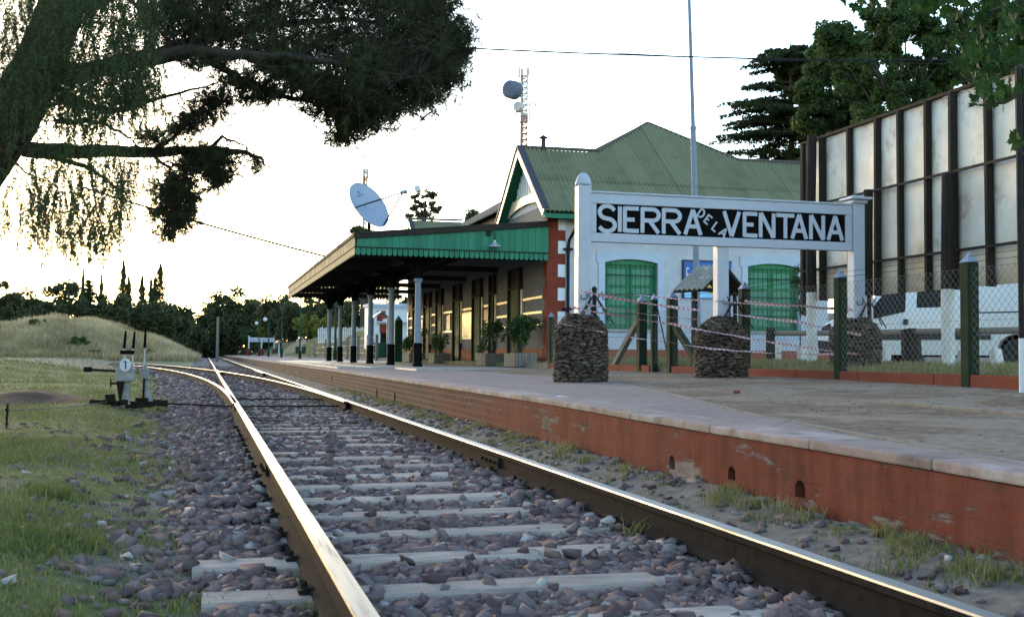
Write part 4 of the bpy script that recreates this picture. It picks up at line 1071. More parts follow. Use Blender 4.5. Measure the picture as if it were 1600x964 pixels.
# ridge runs towards the viewer-right: roof of two slopes, ridge along a direction turned from the wall
kd = (Vector((-.432, -.902, 0))*.6+Vector((.902, -.432, 0))*.8).normalized(); ks_ = (Vector((.432, .902, 0))*.8+Vector((.902, -.432, 0))*.6).normalized()
C0 = Vector((9.58, 20.2, 0)); rz, ez, hw, hl = 2.52, 2.02, .74, .36
m = MB()
tiles = 6
for s in (-1, 1):
    for r in range(5):
        t0, t1 = r/5, (r+1)/5+.03
        for k in range(tiles):
            u0 = -hl+2*hl*k/tiles; u1 = u0+2*hl/tiles*.98
            def P(u, t, l): return C0+kd*u+ks_*(s*hw*t)+Vector((0, 0, rz+(ez-rz)*t+l))
            um = (u0+u1)/2; tm = MB()
            vs = [P(u0, t0, .005), P(um, t0, .045), P(u1, t0, .005), P(u0, t1, .02), P(um, t1, .06), P(u1, t1, .02), P(u0, t1, .0), P(um, t1, .035), P(u1, t1, .0)]
            tm.add(vs, [(0,1,4,3), (1,2,5,4), (3,4,7,6), (4,5,8,7), (0,3,6), (2,8,5), (6,7,1,0), (7,8,2,1)])
            tm.build('roof_tile', M('weathered_clay_tile', [(.36,.33,.28),(.27,.24,.20),(.44,.41,.355)], 5, .9, .4, 40, objvar=.15) if 'clay' not in MAT else MAT['clay'], ks)
            if 'clay' not in MAT: MAT['clay'] = bpy.data.materials['weathered_clay_tile']
m = MB()
for s in (-1, 1):
    m.prism([C0+kd*hl*.96+Vector((0, 0, rz-.01)), C0+kd*hl*.96+ks_*s*hw+Vector((0, 0, ez-.01)), C0+kd*hl*.96+ks_*s*hw+Vector((0, 0, ez-.05)), C0+kd*hl*.96+Vector((0, 0, rz-.07))], -kd*(2*hl*.96))
m.build('roof_boards', MAT['wood_dark'], ks)
for s in (-1, 1):
    m = MB(); b = C0+ks_*s*hw*.72; m.bar(Vector((b.x, b.y, .5)), Vector((b.x, b.y, 2.16)), .09, .09, (1, 0, 0)); m.build('post', MAT['wood_dark'], ks)
m = MB(); m.bar(C0+ks_*-hw*.8+Vector((0,0,2.05)), C0+ks_*hw*.8+Vector((0,0,2.05)), .05, .08); m.build('crossbeam', MAT['wood_dark'], ks)

# ================================================================ FLAGPOLE
f0, f1 = onY(1092, 500, 24), onY(1075, -60, 24); fj = onY(1083, 203, 24)
f0 = f0+(f0-f1).normalized()*0; f0.z = .5
fp = thing('flagpole', 'tall pale blue flagpole tapering upward in front of the station end wall', 'flagpole', f0)
m = MB(); m.tube([f0, fj], [.075, .066], 10); m.tube([fj, fj+Vector((0, 0, .08))], .075, 10); m.build('lower_tube', MAT['blue_col'], fp)
m = MB(); m.tube([fj+Vector((0,0,.05)), f1], [.05, .034], 10); m.lathe([(.06, 0), (.07, .05), (.02, .12)], 8, f1); m.build('upper_tube', MAT['blue_col'], fp)

# ================================================================ BILLBOARD (seen from behind)
HX = 10.75
hb = thing('billboard', 'rear of a large billboard of pale metal sheets on dark battens and wooden posts', 'billboard', (HX, 14.5, .6))
MAT['sheet'] = M('billboard_back_sheet', [(.56,.49,.42),(.66,.60,.53),(.43,.365,.30)], 1.1, .5, .15, 12, metal=.0, objvar=.06, stain=(.34,.25,.19), stain_scale=1.4, stain_lo=.56)
zt, zb = onX(1490, 147, HX).z, onX(1595, 442, HX).z
ya = onX(1259, 340, HX).y
bpx = [1290, 1333, 1375, 1412, 1455, 1495, 1552, 1602]
by = [onX(p, 330, HX).y for p in bpx]
edges = [ya]+by+[11.0, 10.2]
for a, b in zip(edges[:-1], edges[1:]):
    n = 6; vs = []; F = []
    mbs = MB()
    for i in range(n+1):
        for j in range(5):
            y = a+(b-a)*i/n; z = zb+(zt-zb)*j/4
            vs.append((HX+.012*sin(pi*i/n)*(1+.6*sin(j*1.7+a*3))+.006*sin(i*2.1+j+a), y, z))
    for i in range(n):
        for j in range(4): F.append((i*5+j, i*5+j+1, (i+1)*5+j+1, (i+1)*5+j))
    mbs.add(vs, F); s = mbs.build('metal_sheet', MAT['sheet'], hb, smooth=True); sd = s.modifiers.new('t', 'SOLIDIFY'); sd.thickness = .003; sd.offset = -1
for y, w in zip(by+[11.0, 10.25], [.12, .09, .10, .09, .10, .13, .11, .1, .1, .1]):
    m = MB(); m.bar((HX-.045, y, zb-.02), (HX-.045, y+rng.uniform(-.03, .03), zt+.01), .06, w*1.25, (1, 0, 0)); m.build('batten', MAT['wood_dark'], hb)
m = MB(); m.bar((HX-.045, ya+.02, zb-.02), (HX-.045, ya+.02, zt+.02), .09, .07, (1, 0, 0)); m.build('batten', MAT['wood_dark'], hb)
m = MB(); m.bar((HX-.02, ya+.1, zt+.03), (HX-.02, 10.1, zt+.03), .07, .05); m.build('rail', MAT['wood_dark'], hb)
for (p1, p2) in (((1280, 320), (1590, 243)), ((1280, 420), (1590, 380))):
    a, b = onX(*p1, HX-.09), onX(*p2, HX-.09); z = (a.z+b.z)/2
    m = MB(); m.bar((HX-.10, ya, z), (HX-.10, 10.1, z), .03, .04); m.build('rail', MAT['wood_dark'], hb)
for (px, pt, pm, w) in ((1267, 213, 457, .19), (1355, 297, 462, .17), (1479, 272, 452, .19)):
    a = onX(px, pt, HX-.24); bmid = onX(px+2, pm, HX-.24)
    m = MB(); m.tube([(HX-.24, a.y, bmid.z), (HX-.24, a.y+rng.uniform(-.03, .03), (a.z+bmid.z)/2), (HX-.22, a.y, a.z)], [w/2, w/2*.97, w/2*.92], 9); pst = m.build('post', MAT['wood_dark'], hb)
    m = MB(); m.tube([(HX-.25, a.y-.02, .45), (HX-.24, a.y, bmid.z)], [w/2*1.02, w/2*1.0], 9); m.build('painted_foot', MAT['whitewash'], pst)

# ================================================================ LOW BARRIER AND BOLLARDS BY THE CAR PARK
RX = 11.15
ra, rb_ = onX(1205, 521, RX), onX(1600, 516, RX)
br = thing('log_barrier', 'weathered horizontal log rail on dark stump posts along the car park', 'barrier', (RX, (ra.y+rb_.y)/2, .6))
m = MB(); m.tube([ra, (ra+rb_)/2+Vector((0,0,-.01)), rb_, rb_+(rb_-ra)*.25], [.05, .055, .05, .05], 8); m.build('rail', MAT['wood_grey'], br)
for px, pt, pb, w, ln in ((1204, 512, 563, .10, 0), (1421, 516, 573, .17, .07)):
    a, b = onX(px, pt, RX-.08), onX(px, pb, RX-.08); m = MB(); m.tube([(RX-.08+ln, a.y+ln, a.z), (RX-.08, a.y-ln, .5)], [w*.9, w], 9); m.build('stump', MAT['wood_dark'], br)
bl = [(1216, 540, 559, .11, 0), (1253, 540, 562, .17, 0), (1385, 542, 567, .14, .04), (1501, 547, 574, .08, 0), (1560, 546, 576, .15, .12)]
bt = ['short worn white concrete stub standing left of the white van', 'squat white concrete block at the foot of the far billboard post', 'small white concrete bollard in front of the van sill', 'thin white concrete bollard beside the nearest billboard post', 'tilted white concrete bollard in front of the van rear wheel']
for (px, pt, pb, w, ln), lb in zip(bl, bt):
    a = onX(px, pt, 11.5); b = onX(px, pb, 11.5); z0 = float(gz(11.5, a.y))-.05
    m = MB(); m.bar((11.5, a.y, z0), (11.5+ln*.3, a.y+ln, a.z), w, w*.9, (1, 0, 0))
    o = m.build('concrete_bollard', MAT['whitewash'], None, bevel=.02, org=(11.5, a.y, z0)); tag(o, lb, 'bollard', 'white bollards along the car park')
# ================================================================ WHITE VAN
VA = radians(34)
van = thing('parked_van', 'white van parked behind the billboard with dark side windows', 'van', (15.75+.84*.829, 19.02+.84*.559, float(gz(15.8, 19))), None, radians(124))
MAT['carpaint'] = M('white_car_paint', [(.62,.64,.67),(.58,.60,.63)], 2, .3, .02, 20, spec=.5, coat=.5)
MAT['tyre'] = M('tyre_rubber', [(.02,.02,.02),(.03,.03,.03)], 9, .9, .3, 50)
MAT['plastic'] = M('dark_bumper_plastic', [(.03,.03,.033),(.045,.045,.05)], 6, .7, .2, 60)
def vzt(x): return float(np.interp(x, [-.98,-.92,-.80,-.3,2.0,2.3,2.6,3.22,3.6,4.1,4.28,4.36], [1.5,2.1,2.26,2.32,2.31,2.24,1.98,1.34,1.24,1.06,.92,.62]))
def vzb(x):
    z = .34
    for c in (0.0, 3.35):
        if abs(x-c) < .43: z = max(z, sqrt(.43**2-(x-c)**2)+.34-.0)
    return z
def vw(x, z):
    w = .97-.16*max(0.0, (z-1.1)/1.2)**1.3-.05*max(0.0, (.6-z)/.3)
    if x > 3.2: w *= 1-.16*((x-3.2)/1.1)**2
    return w
xs_ = sorted(set(list(np.linspace(-.98, 4.36, 46))+[c+s*.4301 for c in (0, 3.35) for s in (-1, 1)]+[c+s*.4299 for c in (0, 3.35) for s in (-1, 1)]))
mb = MB(); NR = 10; L = []; 
for s in (1, -1):
    idx = []
    for x in xs_:
        zb_, zt_ = vzb(x), vzt(x); col_ = []
        for j in range(NR):
            z = zb_+(zt_-zb_)*j/(NR-1); zz = z
            w = vw(x, z)
            if j == NR-1: w -= .05
            mb.v.append((x, s*w, zz)); col_.append(len(mb.v)-1)
        idx.append(col_)
    L.append(idx)
for si, idx in enumerate(L):
    for i in range(len(xs_)-1):
        for j in range(NR-1):
            f = [idx[i][j], idx[i+1][j], idx[i+1][j+1], idx[i][j+1]]; mb.f.append(f if si else f[::-1]); mb.m.append(0)
for i in range(len(xs_)-1):
    a, b, c, d = L[0][i][-1], L[0][i+1][-1], L[1][i+1][-1], L[1][i][-1]; mb.f.append([a, b, c, d]); mb.m.append(0)
    a, b, c, d = L[0][i][0], L[0][i+1][0], L[1][i+1][0], L[1][i][0]; mb.f.append([d, c, b, a]); mb.m.append(0)
for e in (0, -1):
    f = L[0][e]+L[1][e][::-1]
    for j in range(NR-1): mb.f.append([L[0][e][j], L[0][e][j+1], L[1][e][j+1], L[1][e][j]]); mb.m.append(0)
body = mb.build('body', MAT['carpaint'], van, smooth=True)
em = body.modifiers.new('edge', 'EDGE_SPLIT'); em.split_angle = radians(38)
def patch(name, poly, mat, off=.006, parent=van, side=1):
    m = MB(); n = len(poly)
    m.prism([(x, side*(vw(x, z)-.015), z) for x, z in poly], (0, side*(.015+off), 0)); 
    vs = m.v; m.v = [(v[0], side*(vw(v[0], v[2])+(off if k >= n else -.01)), v[2]) for k, v in enumerate(vs)]
    return m.build(name, mat, parent)
for s in (1, -1):
    dr = patch('door', [(2.17, .55), (2.9, .55), (3.02, .9), (3.14, 1.14), (2.56, 2.00), (2.17, 2.04)], MAT['carpaint'], .004, van, s)
    patch('window', [(2.26, 1.26), (3.04, 1.10), (3.10, 1.22), (2.55, 1.90), (2.26, 1.94)], MAT['glass'], .009, dr, s)
    patch('handle', [(2.20, .98), (2.29, .98), (2.29, 1.10), (2.20, 1.10)], MAT['plastic'], .03, dr, s)
    patch('side_window', [(1.26, 1.34), (2.02, 1.34), (2.02, 1.92), (1.26, 1.92)], MAT['glass'], .006, van, s)
    patch('side_moulding', [(.50, .66), (2.85, .66), (2.85, .76), (.50, .76)], MAT['plastic'], .015, van, s)
    patch('bumper_corner', [(3.82, .34), (4.30, .34), (4.33, .66), (3.82, .62)], MAT['plastic'], .02, van, s)
    patch('headlight', [(3.95, .78), (4.24, .78), (4.20, .96), (3.98, 1.04)], MAT['glass'], .008, van, s)
    m = MB(); m.obox((2.98, s*1.10, 1.36), (.10, .20, .26)); m.obox((3.0, s*.98, 1.30), (.05, .12, .05)); m.build('mirror', MAT['plastic'], van, bevel=.02)
for s in (1, -1):
    for xa in (2.16, 3.06, 1.06, .95 if s < 0 else 1.07):
        patch('door_seam', [(xa, .56), (xa+.012, .56), (xa+.012, 2.0 if xa < 3 else .95), (xa, 2.0 if xa < 3 else .95)], MAT['plastic'], .0035, van, s)
    patch('slide_rail', [(-.7, 1.20), (1.0, 1.20), (1.0, 1.225), (-.7, 1.225)], MAT['plastic'], .008, van, s)
    patch('tail_lamp', [(-.90, .85), (-.80, .85), (-.80, 1.3), (-.90, 1.3)], MAT['brick'], .008, van, s)
m = MB()
zc = [(3.16, 1.37), (2.36, 2.20)]
m.add([(3.20, .72, 1.375), (3.20, -.72, 1.375), (2.42, -.62, 2.165), (2.42, .62, 2.165)], [(0, 1, 2, 3)]); m.v = [(x+.012, y, z+.012) for x, y, z in m.v]; m.build('windscreen', MAT['glass'], van)
def wheel(x, s):
    m = MB(); m.lathe([(.20, -.10), (.31, -.10), (.335, -.07), (.335, .07), (.31, .10), (.20, .10)], 26)
    m.v = [(v[0]+x, s*.84-v[2]*1.0, v[1]+.335) for v in m.v]; w = m.build('wheel', MAT['tyre'], van, smooth=False)
    m = MB(); m.lathe([(.205, -.09), (.205, .085), (.19, .095), (.17, .06), (.06, .07), (.05, .09)], 22)
    m.v = [(v[0]+x, s*.84+s*v[2], v[1]+.335) for v in m.v]; m.build('rim', MAT['galv'], w)
    m = MB()
    for k in range(6):
        t = k*pi/3; m.lathe([(.03, 0), (.025, .012)], 6, (0, 0, 0)); n = len(m.v)-12
        for i in range(n, n+12): v = m.v[i]; m.v[i] = (v[0]+.11*cos(t)+x, s*.84+s*(.065+v[2]), v[1]+.11*sin(t)+.335)
    m.build('wheel_hole', MAT['black'], w)
for x in (0.0, 3.35):
    for s in (1, -1): wheel(x, s)
m = MB()
for x in (0.0, 3.35): m.box(x-.44, x+.44, -.74, .74, .40, .80)
m.box(-.9, 4.1, -.7, .7, .30, .42); m.build('underbody', MAT['black'], van)

# ================================================================ SATELLITE DISH
DC = onX(577, 320, 5.5); dn = Vector((.547, -.688, .478)).normalized()
dm = (Vector((.965, -.264, 0))*.558+Vector((0, 0, -.83))).normalized(); dm = (dm-dn*dm.dot(dn)).normalized(); ds = dn.cross(dm)
sd_ = thing('satellite_dish', 'large pale blue satellite dish tilted on a pole above the awning roof', 'satellite dish', (5.55, DC.y+.3, 4.1))
MAT['dish'] = M('dish_paint', [(.34,.38,.47),(.30,.34,.43)], 2, .5, .05, 30)
mb = MB(); N = 40; R_ = .90
rings = [0.0, .2, .4, .6, .8, .95, 1.0]
for r in rings:
    for k in range(N):
        t = 2*pi*k/N; p = DC+dm*(R_*1.02*r*cos(t))+ds*(R_*.98*r*sin(t))+dn*(.17*(r*r-1)); mb.v.append(tuple(p))
for i in range(len(rings)-1):
    for k in range(N): k2 = (k+1) % N; mb.f.append([i*N+k, (i+1)*N+k, (i+1)*N+k2, i*N+k2]); mb.m.append(0)
rf = mb.build('reflector', MAT['dish'], sd_, smooth=True); so = rf.modifiers.new('t', 'SOLIDIFY'); so.thickness = .02
m = MB(); m.tube([DC+dm*(R_*1.02*cos(t))+ds*(R_*.98*sin(t)) for t in np.linspace(0, 2*pi, 41)], .012, 5, cap=False); m.build('rim', MAT['galv'], sd_)
fd = DC+dn*1.45+dm*.42
m = MB(); m.tube([DC+ds*-.88-dm*.05, fd], .026, 5); m.tube([DC+ds*.88-dm*.05, fd], .026, 5); m.tube([DC+dm*.9, fd], .028, 5)
m.build('feed_arm', MAT['iron'], sd_)
fq = (fd-DC).normalized(); sdv = Vector((.965, -.2, .25)).normalized()
m = MB(); m.tube([fd-sdv*.10, fd+sdv*.16], .075, 8); m.tube([fd+sdv*.16, fd+sdv*.42], .02, 6); m.bar(fd+sdv*.42, fd+sdv*.62, .20, .20); m.tube([fd+sdv*.12, fd+sdv*.12+Vector((0,0,-.25))], .02, 6); m.build('feed_horn', MAT['galv'], sd_)
m = MB(); pb_ = Vector((5.55, DC.y+.35, 4.05)); pt_ = DC-dn*.25
m.tube([pb_, Vector((5.55, DC.y+.35, 5.75)), pt_], .06, 8); m.tube([pb_+Vector((0,0,1.3)), pb_+Vector((.9, -.2, .05))], .02, 5); m.tube([pb_+Vector((0,0,1.1)), pb_+Vector((.55, .3, .05))], .02, 5)
m.build('pole', MAT['wood_dark'], sd_)
Mx = Matrix((( -ds.x, -dm.x, dn.x, 0), (-ds.y, -dm.y, dn.y, 0), (-ds.z, -dm.z, dn.z, 0), (0, 0, 0, 1)))
if Mx.determinant() < 0: Mx = Matrix(((ds.x, -dm.x, dn.x, 0), (ds.y, -dm.y, dn.y, 0), (ds.z, -dm.z, dn.z, 0), (0, 0, 0, 1)))
lo = DC-dm*.45-dn*.115
MAT['dishblue'] = M('dish_print_blue', [(.10,.14,.24),(.12,.16,.27)], 3, .6, 0)
Ml = Mx.copy(); Ml.translation = lo-Vector(sd_.location)
text_mesh('lettering', 'TELMEX', .15, MAT['dishblue'], sd_, Ml, .002, 'CENTER')
m = MB(); c_ = DC-dm*.62-dn*.075; u_ = Mx.col[0].to_3d(); 
for k in range(3): m.prism([c_+u_*(-.07+.02*k)+dm*(.06-.04*k), c_+u_*(.07-.02*k)+dm*(.06-.04*k), c_+u_*(.05-.02*k)+dm*(.035-.04*k), c_+u_*(-.05+.02*k)+dm*(.035-.04*k)], dn*.004)
m.build('emblem', M('dish_emblem_blue', [(.08,.20,.50),(.10,.24,.55)], 3, .6, 0), sd_)

# ================================================================ COMMUNICATION MASTS
MAT['mast_o'] = M('mast_orange_paint', [(.40,.21,.14),(.34,.17,.11)], 3, .7, .2, 30)
MAT['mast_w'] = M('mast_white_paint', [(.55,.52,.50),(.45,.43,.42)], 3, .7, .2, 30)
def lattice(root, cx, cy, z0, z1, w, step, r, alt):
    n = int((z1-z0)/step); C4 = [(-w/2, -w/2), (w/2, -w/2), (0, w/2)]
    for sec in range(0, n, alt):
        m = MB()
        for i in range(sec, min(n, sec+alt)):
            a, b = z0+i*step, z0+(i+1)*step
            for k in range(3):
                p, q = C4[k], C4[(k+1) % 3]
                m.tube([(cx+p[0], cy+p[1], a), (cx+p[0], cy+p[1], b)], r, 4)
                m.tube([(cx+p[0], cy+p[1], a), (cx+q[0], cy+q[1], b)], r*.7, 4); m.tube([(cx+p[0], cy+p[1], b), (cx+q[0], cy+q[1], b)], r*.7, 4)
        m.build('lattice_section', [MAT['mast_o'], MAT['mast_w']][(sec//alt) % 2], root)
TY = 95.0; tb_ = onY(817, 232, TY); tt = onY(819, 112, TY); PXM = (tt.z-tb_.z)/120.0
mast = thing('communication_mast', 'orange and white lattice radio mast with drum and mesh dishes behind the gable roof', 'radio mast', (tb_.x, TY, 0))
lattice(mast, tb_.x, TY, .2, tt.z-.3, 10*PXM, 9*PXM, .068, 6)
def mp(px, py, dy=0): return onY(px, py, TY+dy)
m = MB(); a, b = mp(795, 141, -.6), mp(811, 143, .2); m.lathe([(.02, -.62), (.55, -.60), (.80, -.5), (.84, .35), (.3, .42)], 18)
dv = (b-a); dv = Vector((-.75, -.62, -.05)).normalized(); q_ = dv.to_track_quat('Z', 'Y').to_matrix(); c_ = mp(801, 141, -.5); m.v = [tuple(q_ @ Vector((v[0], v[1], -v[2]))+c_) for v in m.v]
m.build('drum_antenna', M('dark_blue_radome', [(.08,.10,.15),(.11,.13,.18)], 3, .6, .1, 20), mast)
m = MB(); c_ = mp(838, 150, -.3); ax = Vector((.80, -.55, .12)).normalized(); e1 = ax.cross(Vector((0, 0, 1))).normalized(); e2 = e1.cross(ax); R2 = 22*PXM
for kk in range(-4, 5):
    u = kk/4*.97; h = sqrt(1-u*u); m.tube([c_+e1*(R2*.62*u)+e2*(R2*h*t)+ax*(.42*(u*u+(h*t)**2-1)) for t in np.linspace(-1, 1, 9)], .018, 3)
m.tube([c_+e1*(R2*.62*cos(t))+e2*(R2*sin(t)) for t in np.linspace(0, 2*pi, 25)], .035, 4, cap=False)
for t in np.linspace(-1, 1, 3): m.tube([c_-e1*R2*.62*sqrt(1-(t*.7)**2)+e2*R2*t*.7-ax*.2, c_-ax*.35+e2*R2*t*.7, c_+e1*R2*.62*sqrt(1-(t*.7)**2)+e2*R2*t*.7-ax*.2], .02, 3)
m.tube([c_-ax*.4, c_+ax*.7], .03, 4); m.build('mesh_dish', MAT['mast_w'], mast)
m = MB()
for px, y0, y1, w in ((811, 105, 122, .10), (815.5, 108, 128, .13), (824.5, 107, 118, .12), (827, 105, 190, .03), (806, 162, 186, .08), (803, 163, 180, .05), (810, 160, 176, .22), (815, 163, 190, .12), (820, 178, 192, .3), (828, 160, 198, .06)):
    a, b = mp(px, y0), mp(px, y1); m.tube([a, b], w, 5)
for py in (130, 141, 152, 165, 182): m.tube([mp(803, py), mp(829, py-1)], .035, 4)
m.tube([mp(806, 186), mp(817, 195)], .05, 4); m.build('panel_antenna', MAT['mast_w'], mast)
m = MB(); c_ = mp(811, 167, -.4); m.lathe([(.02, -.3), (.42, -.28), (.45, .2), (.1, .25)], 14); m.v = [tuple(q_ @ Vector((v[0], v[1], -v[2]))+c_) for v in m.v]; m.build('drum_antenna', MAT['mast_w'], mast)
TY2 = 170.0; a, b = onY(569, 366, TY2), onY(569, 240, TY2)
mast2 = thing('communication_mast', 'faint thin distant lattice mast rising behind the satellite dish', 'radio mast', (a.x, TY2, 0))
lattice(mast2, a.x, TY2, .2, b.z-1.6, .55, 1.1, .11, 5)
m = MB()
for px, y0, y1 in ((565, 260, 280), (568.5, 262, 280), (573, 258, 282), (568, 238, 258), (571, 239, 256), (575, 264, 279)):
    m.tube([onY(px, y0, TY2), onY(px, y1, TY2)], .10, 4)
for py in (246, 256, 268, 279): m.tube([onY(563, py, TY2), onY(576, py, TY2)], .06, 4)
m.build('panel_antenna', MAT['mast_w'], mast2)

# ================================================================ OVERHEAD WIRES
def wire(p, q, sag, r, lab):
    p, q = Vector(p), Vector(q); m = MB(); P = [p.lerp(q, k/24)+Vector((0, 0, -sag*4*(k/24)*(1-k/24))) for k in range(25)]
    m.tube(P, r, 5); return tag(m.build('overhead_wire', MAT['iron'], None, org=p), lab, 'wire', 'overhead wires')
wire(onD(420, 58, 17), onD(1720, 90, 24), .18, .014, 'thick dark overhead wire crossing the bright sky from big pine to right hand trees')
wire(onD(420, 48, 18), onD(1500, 100, 26), .12, .008, 'thin pale overhead wire just above the thick dark one')
wire(onD(120, 290, 40), onD(640, 432, 46), .15, .042, 'thick dark wire sloping down from the pine to the awning corner')
wire(onD(120, 318, 42), onD(640, 436, 47), .15, .018, 'thin faint wire sloping just below the thick one towards the awning')
wire(onD(120, 340, 44), onD(640, 438, 49), .10, .016, 'faintest lowest wire sloping from the pine towards the awning')

# ================================================================ PLANTERS UNDER THE AWNING
def crown_leaves(C, n, size, r, flat=1.0, droop=0.0, wid=.5):
    """leaf quads round clump centres C (k,3) radius r"""
    C = np.asarray(C); k = len(C); idx = rng.integers(0, k, n)
    rr = np.asarray(r) if hasattr(r, '__len__') else np.full(k, r)
    d = rng.normal(0, 1, (n, 3)); d /= np.linalg.norm(d, axis=1)[:, None]
    rad = rr[idx]*rng.random(n)**.45
    c = C[idx]+d*rad[:, None]*np.array([1, 1, flat])
    a = rng.normal(0, 1, (n, 3))+d*.6; a[:, 2] -= droop; a /= np.linalg.norm(a, axis=1)[:, None]
    b = np.cross(a, rng.normal(0, 1, (n, 3))); b /= np.linalg.norm(b, axis=1)[:, None]+1e-9
    s = size*rng.uniform(.6, 1.35, n)[:, None]
    return np.stack([c-a*s, c+b*s*wid, c+a*s, c-b*s*wid], 1)
pls = [(795, 834, 'slatted wooden planter box nearest the red corner pier', 'dense leafy green shrub in the planter nearest the red corner pier', 1.05, 900),
       (751, 786, 'slatted wooden planter box second from the red corner pier', 'loose upright shrub in the second planter from the corner pier', .95, 420),
       (676, 700, 'slatted wooden planter box just right of the first awning column', 'thin greyish shrub in the planter right of the first awning column', .7, 300),
       (633, 664, 'dark slatted planter box half hidden by the first awning column', 'dark bushy shrub behind the first awning column', 1.0, 800)]
for i, (p0, p1, l1, l2, sh, nl) in enumerate(pls):
    a, b = onX(p1, 565, 8.62), onX(p0, 565, 8.62); y0, y1 = a.y+.12, b.y-.12; W_ = min(y1-y0, 1.15); yc = (y0+y1)/2; y0, y1 = yc-W_/2, yc+W_/2
    x0, x1 = 8.30, 8.92
    pl = thing('planter_box', l1, 'planter', (8.6, yc, .4), 'slatted planters along the station wall')
    for k in range(10):
        u = y0+W_*k/10; m = MB(); m.box(x0-.02, x0, u+.008, u+W_/10-.008, .42, .80+rng.uniform(-.012, .012)); m.build('slat', MAT['wood_grey'], pl)
    for k in range(7):
        u = x0+.62*k/7; m = MB(); m.box(u+.006, u+.62/7-.006, y0-.02, y0, .42, .80+rng.uniform(-.012, .012)); m.build('slat', MAT['wood_grey'], pl)
    m = MB(); m.box(x0, x1, y0, y1, .41, .74); m.build('soil_box', MAT['wood_dark'], pl)
    sr = thing('potted_shrub', l2, 'shrub', (8.6, yc, .74))
    C = [(8.6+rng.normal(0, .16), yc+rng.normal(0, .26), .9+sh*rng.random()**.8*.85) for k in range(16)]
    V = crown_leaves(C, nl, .075, .20, 1.0, .1, .45); soup('foliage', V, MAT['leaf_mid'], sr, rng.random(len(V)))
    m = MB()
    for k in range(6): c = C[k]; m.tube([(8.6, yc, .72), ((8.6+c[0])/2, (yc+c[1])/2, .95), c], .012, 4)
    m.build('stem', MAT['bark_far'], sr)

# ================================================================ POINT LEVERS AND STAKE
LY = 18.6
def L_(px, py, dy=0): return onY(px, py, LY+dy)
gy = -.10
MAT['lever'] = M('grey_lever_paint', [(.30,.31,.32),(.22,.225,.23),(.36,.36,.36)], 7, .7, .3, 40, stain=(.12,.09,.07), stain_scale=4, stain_lo=.58)
lv = thing('point_lever', 'grey white two handled point lever stand with a numbered round plate beside the siding', 'point lever', (L_(197, 632).x, LY, gy))
m = MB(); c = L_(197, 620); m.lathe([(.10, gy), (.085, gy+.04), (.06, gy+.12), (.055, .36), (.09, .40)], 10, (c.x, LY, 0)); m.build('pedestal', MAT['lever'], lv)
a, b = L_(181, 596), L_(211, 572)
m = MB(); m.box(a.x, b.x, LY-.14, LY+.14, a.z, b.z-.02); m.box(a.x+.05, b.x-.05, LY-.12, LY+.12, b.z-.02, b.z+.04); m.build('housing', MAT['lever'], lv, bevel=.03)
c = L_(197, 570); m = MB(); m.lathe([(.02, -.02), (.085, -.02), (.085, .02), (.02, .025)], 20); m.v = [(v[0]+c.x, LY-.15-v[2], v[1]*1.2+c.z) for v in m.v]; pl_ = m.build('number_plate', MAT['white'], lv)
m = MB(); m.obox((c.x+.005, LY-.178, c.z), (.022, .006, .13)); m.obox((c.x-.015, LY-.178, c.z+.05), (.03, .006, .02)); m.build('numeral', M('plate_blue_print', [(.05,.09,.32),(.06,.10,.36)], 3, .5, 0), pl_)
for p0, p1, p2 in (((196, 572), (194, 545), (196.5, 517)), ((207, 572), (208, 545), (210.5, 518))):
    a, b, c = L_(*p0), L_(*p1), L_(*p2); m = MB(); m.tube([a, b], .016, 6); h = m.build('lever', MAT['galv'], lv)
    m = MB(); m.tube([b, b.lerp(c, .1), b.lerp(c, .6), c], [.014, .022, .020, .013], 8); m.build('handle', MAT['black'], h)
a, b = L_(188, 550.5), L_(210, 550.5); m = MB(); m.obox((a+b)/2+Vector((0, -.03, 0)), ((b-a).x, .03, .06)); m.build('lock_bar', MAT['black'], lv)
a, b = L_(131, 577), L_(186, 580); m = MB(); m.bar(a, b, .05, .035); m.tube([a, a+Vector((.12, 0, 0))], .04, 8); m.build('arm', MAT['rust'], lv)
a, b = L_(188, 596, -.12), L_(188, 626, -.12); m = MB(); m.tube([a, a.lerp(b, .35), b], [.06, .045, .02], 8); m.obox(a+Vector((-.05, 0, -.03)), (.16, .05, .03)); m.obox(a+Vector((-.14, 0, -.03)), (.02, .06, .12)); m.build('spring_box', MAT['rust'], lv)
m = MB(); 
for (p, q, w, h) in (((140, 627), (262, 632), .10, .06), ((165, 622), (180, 621), .18, .12), ((196, 636), (262, 628), .16, .08)): m.bar(L_(*p), L_(*q), w, h)
for k in range(7): m.obox(L_(168+k*13, 628+3*(k % 2), rng.uniform(-.15, .2)), (.10, .12, .08), Matrix.Rotation(rng.uniform(0, 1), 3, 'Z'))
m.build('base_plate', MAT['rust'], lv)
m = MB(); m.tube([L_(172, 627), L_(300, 632), (.4, 18.2, -.10)], .014, 6); m.tube([L_(186, 626, -.3), L_(203, 636, -.4)], .014, 6); m.build('rod', MAT['rust'], lv)
l2 = thing('point_lever', 'single handled pale lever stand on a curved white leg right of the numbered one', 'point lever', (L_(229, 628).x, LY+.2, gy))
m = MB(); m.tube([L_(231, 630, .2), L_(229, 612, .2), L_(228, 596, .2), L_(229, 590, .2)], [.085, .06, .05, .07], 8); m.build('leg', MAT['lever'], l2)
a, b = L_(220, 592, .2), L_(233, 574, .2); m = MB(); m.box(a.x, b.x, LY+.1, LY+.3, a.z, b.z); m.box(a.x+.03, b.x-.03, LY+.12, LY+.28, b.z, b.z+.05); m.build('housing', MAT['lever'], l2, bevel=.025)
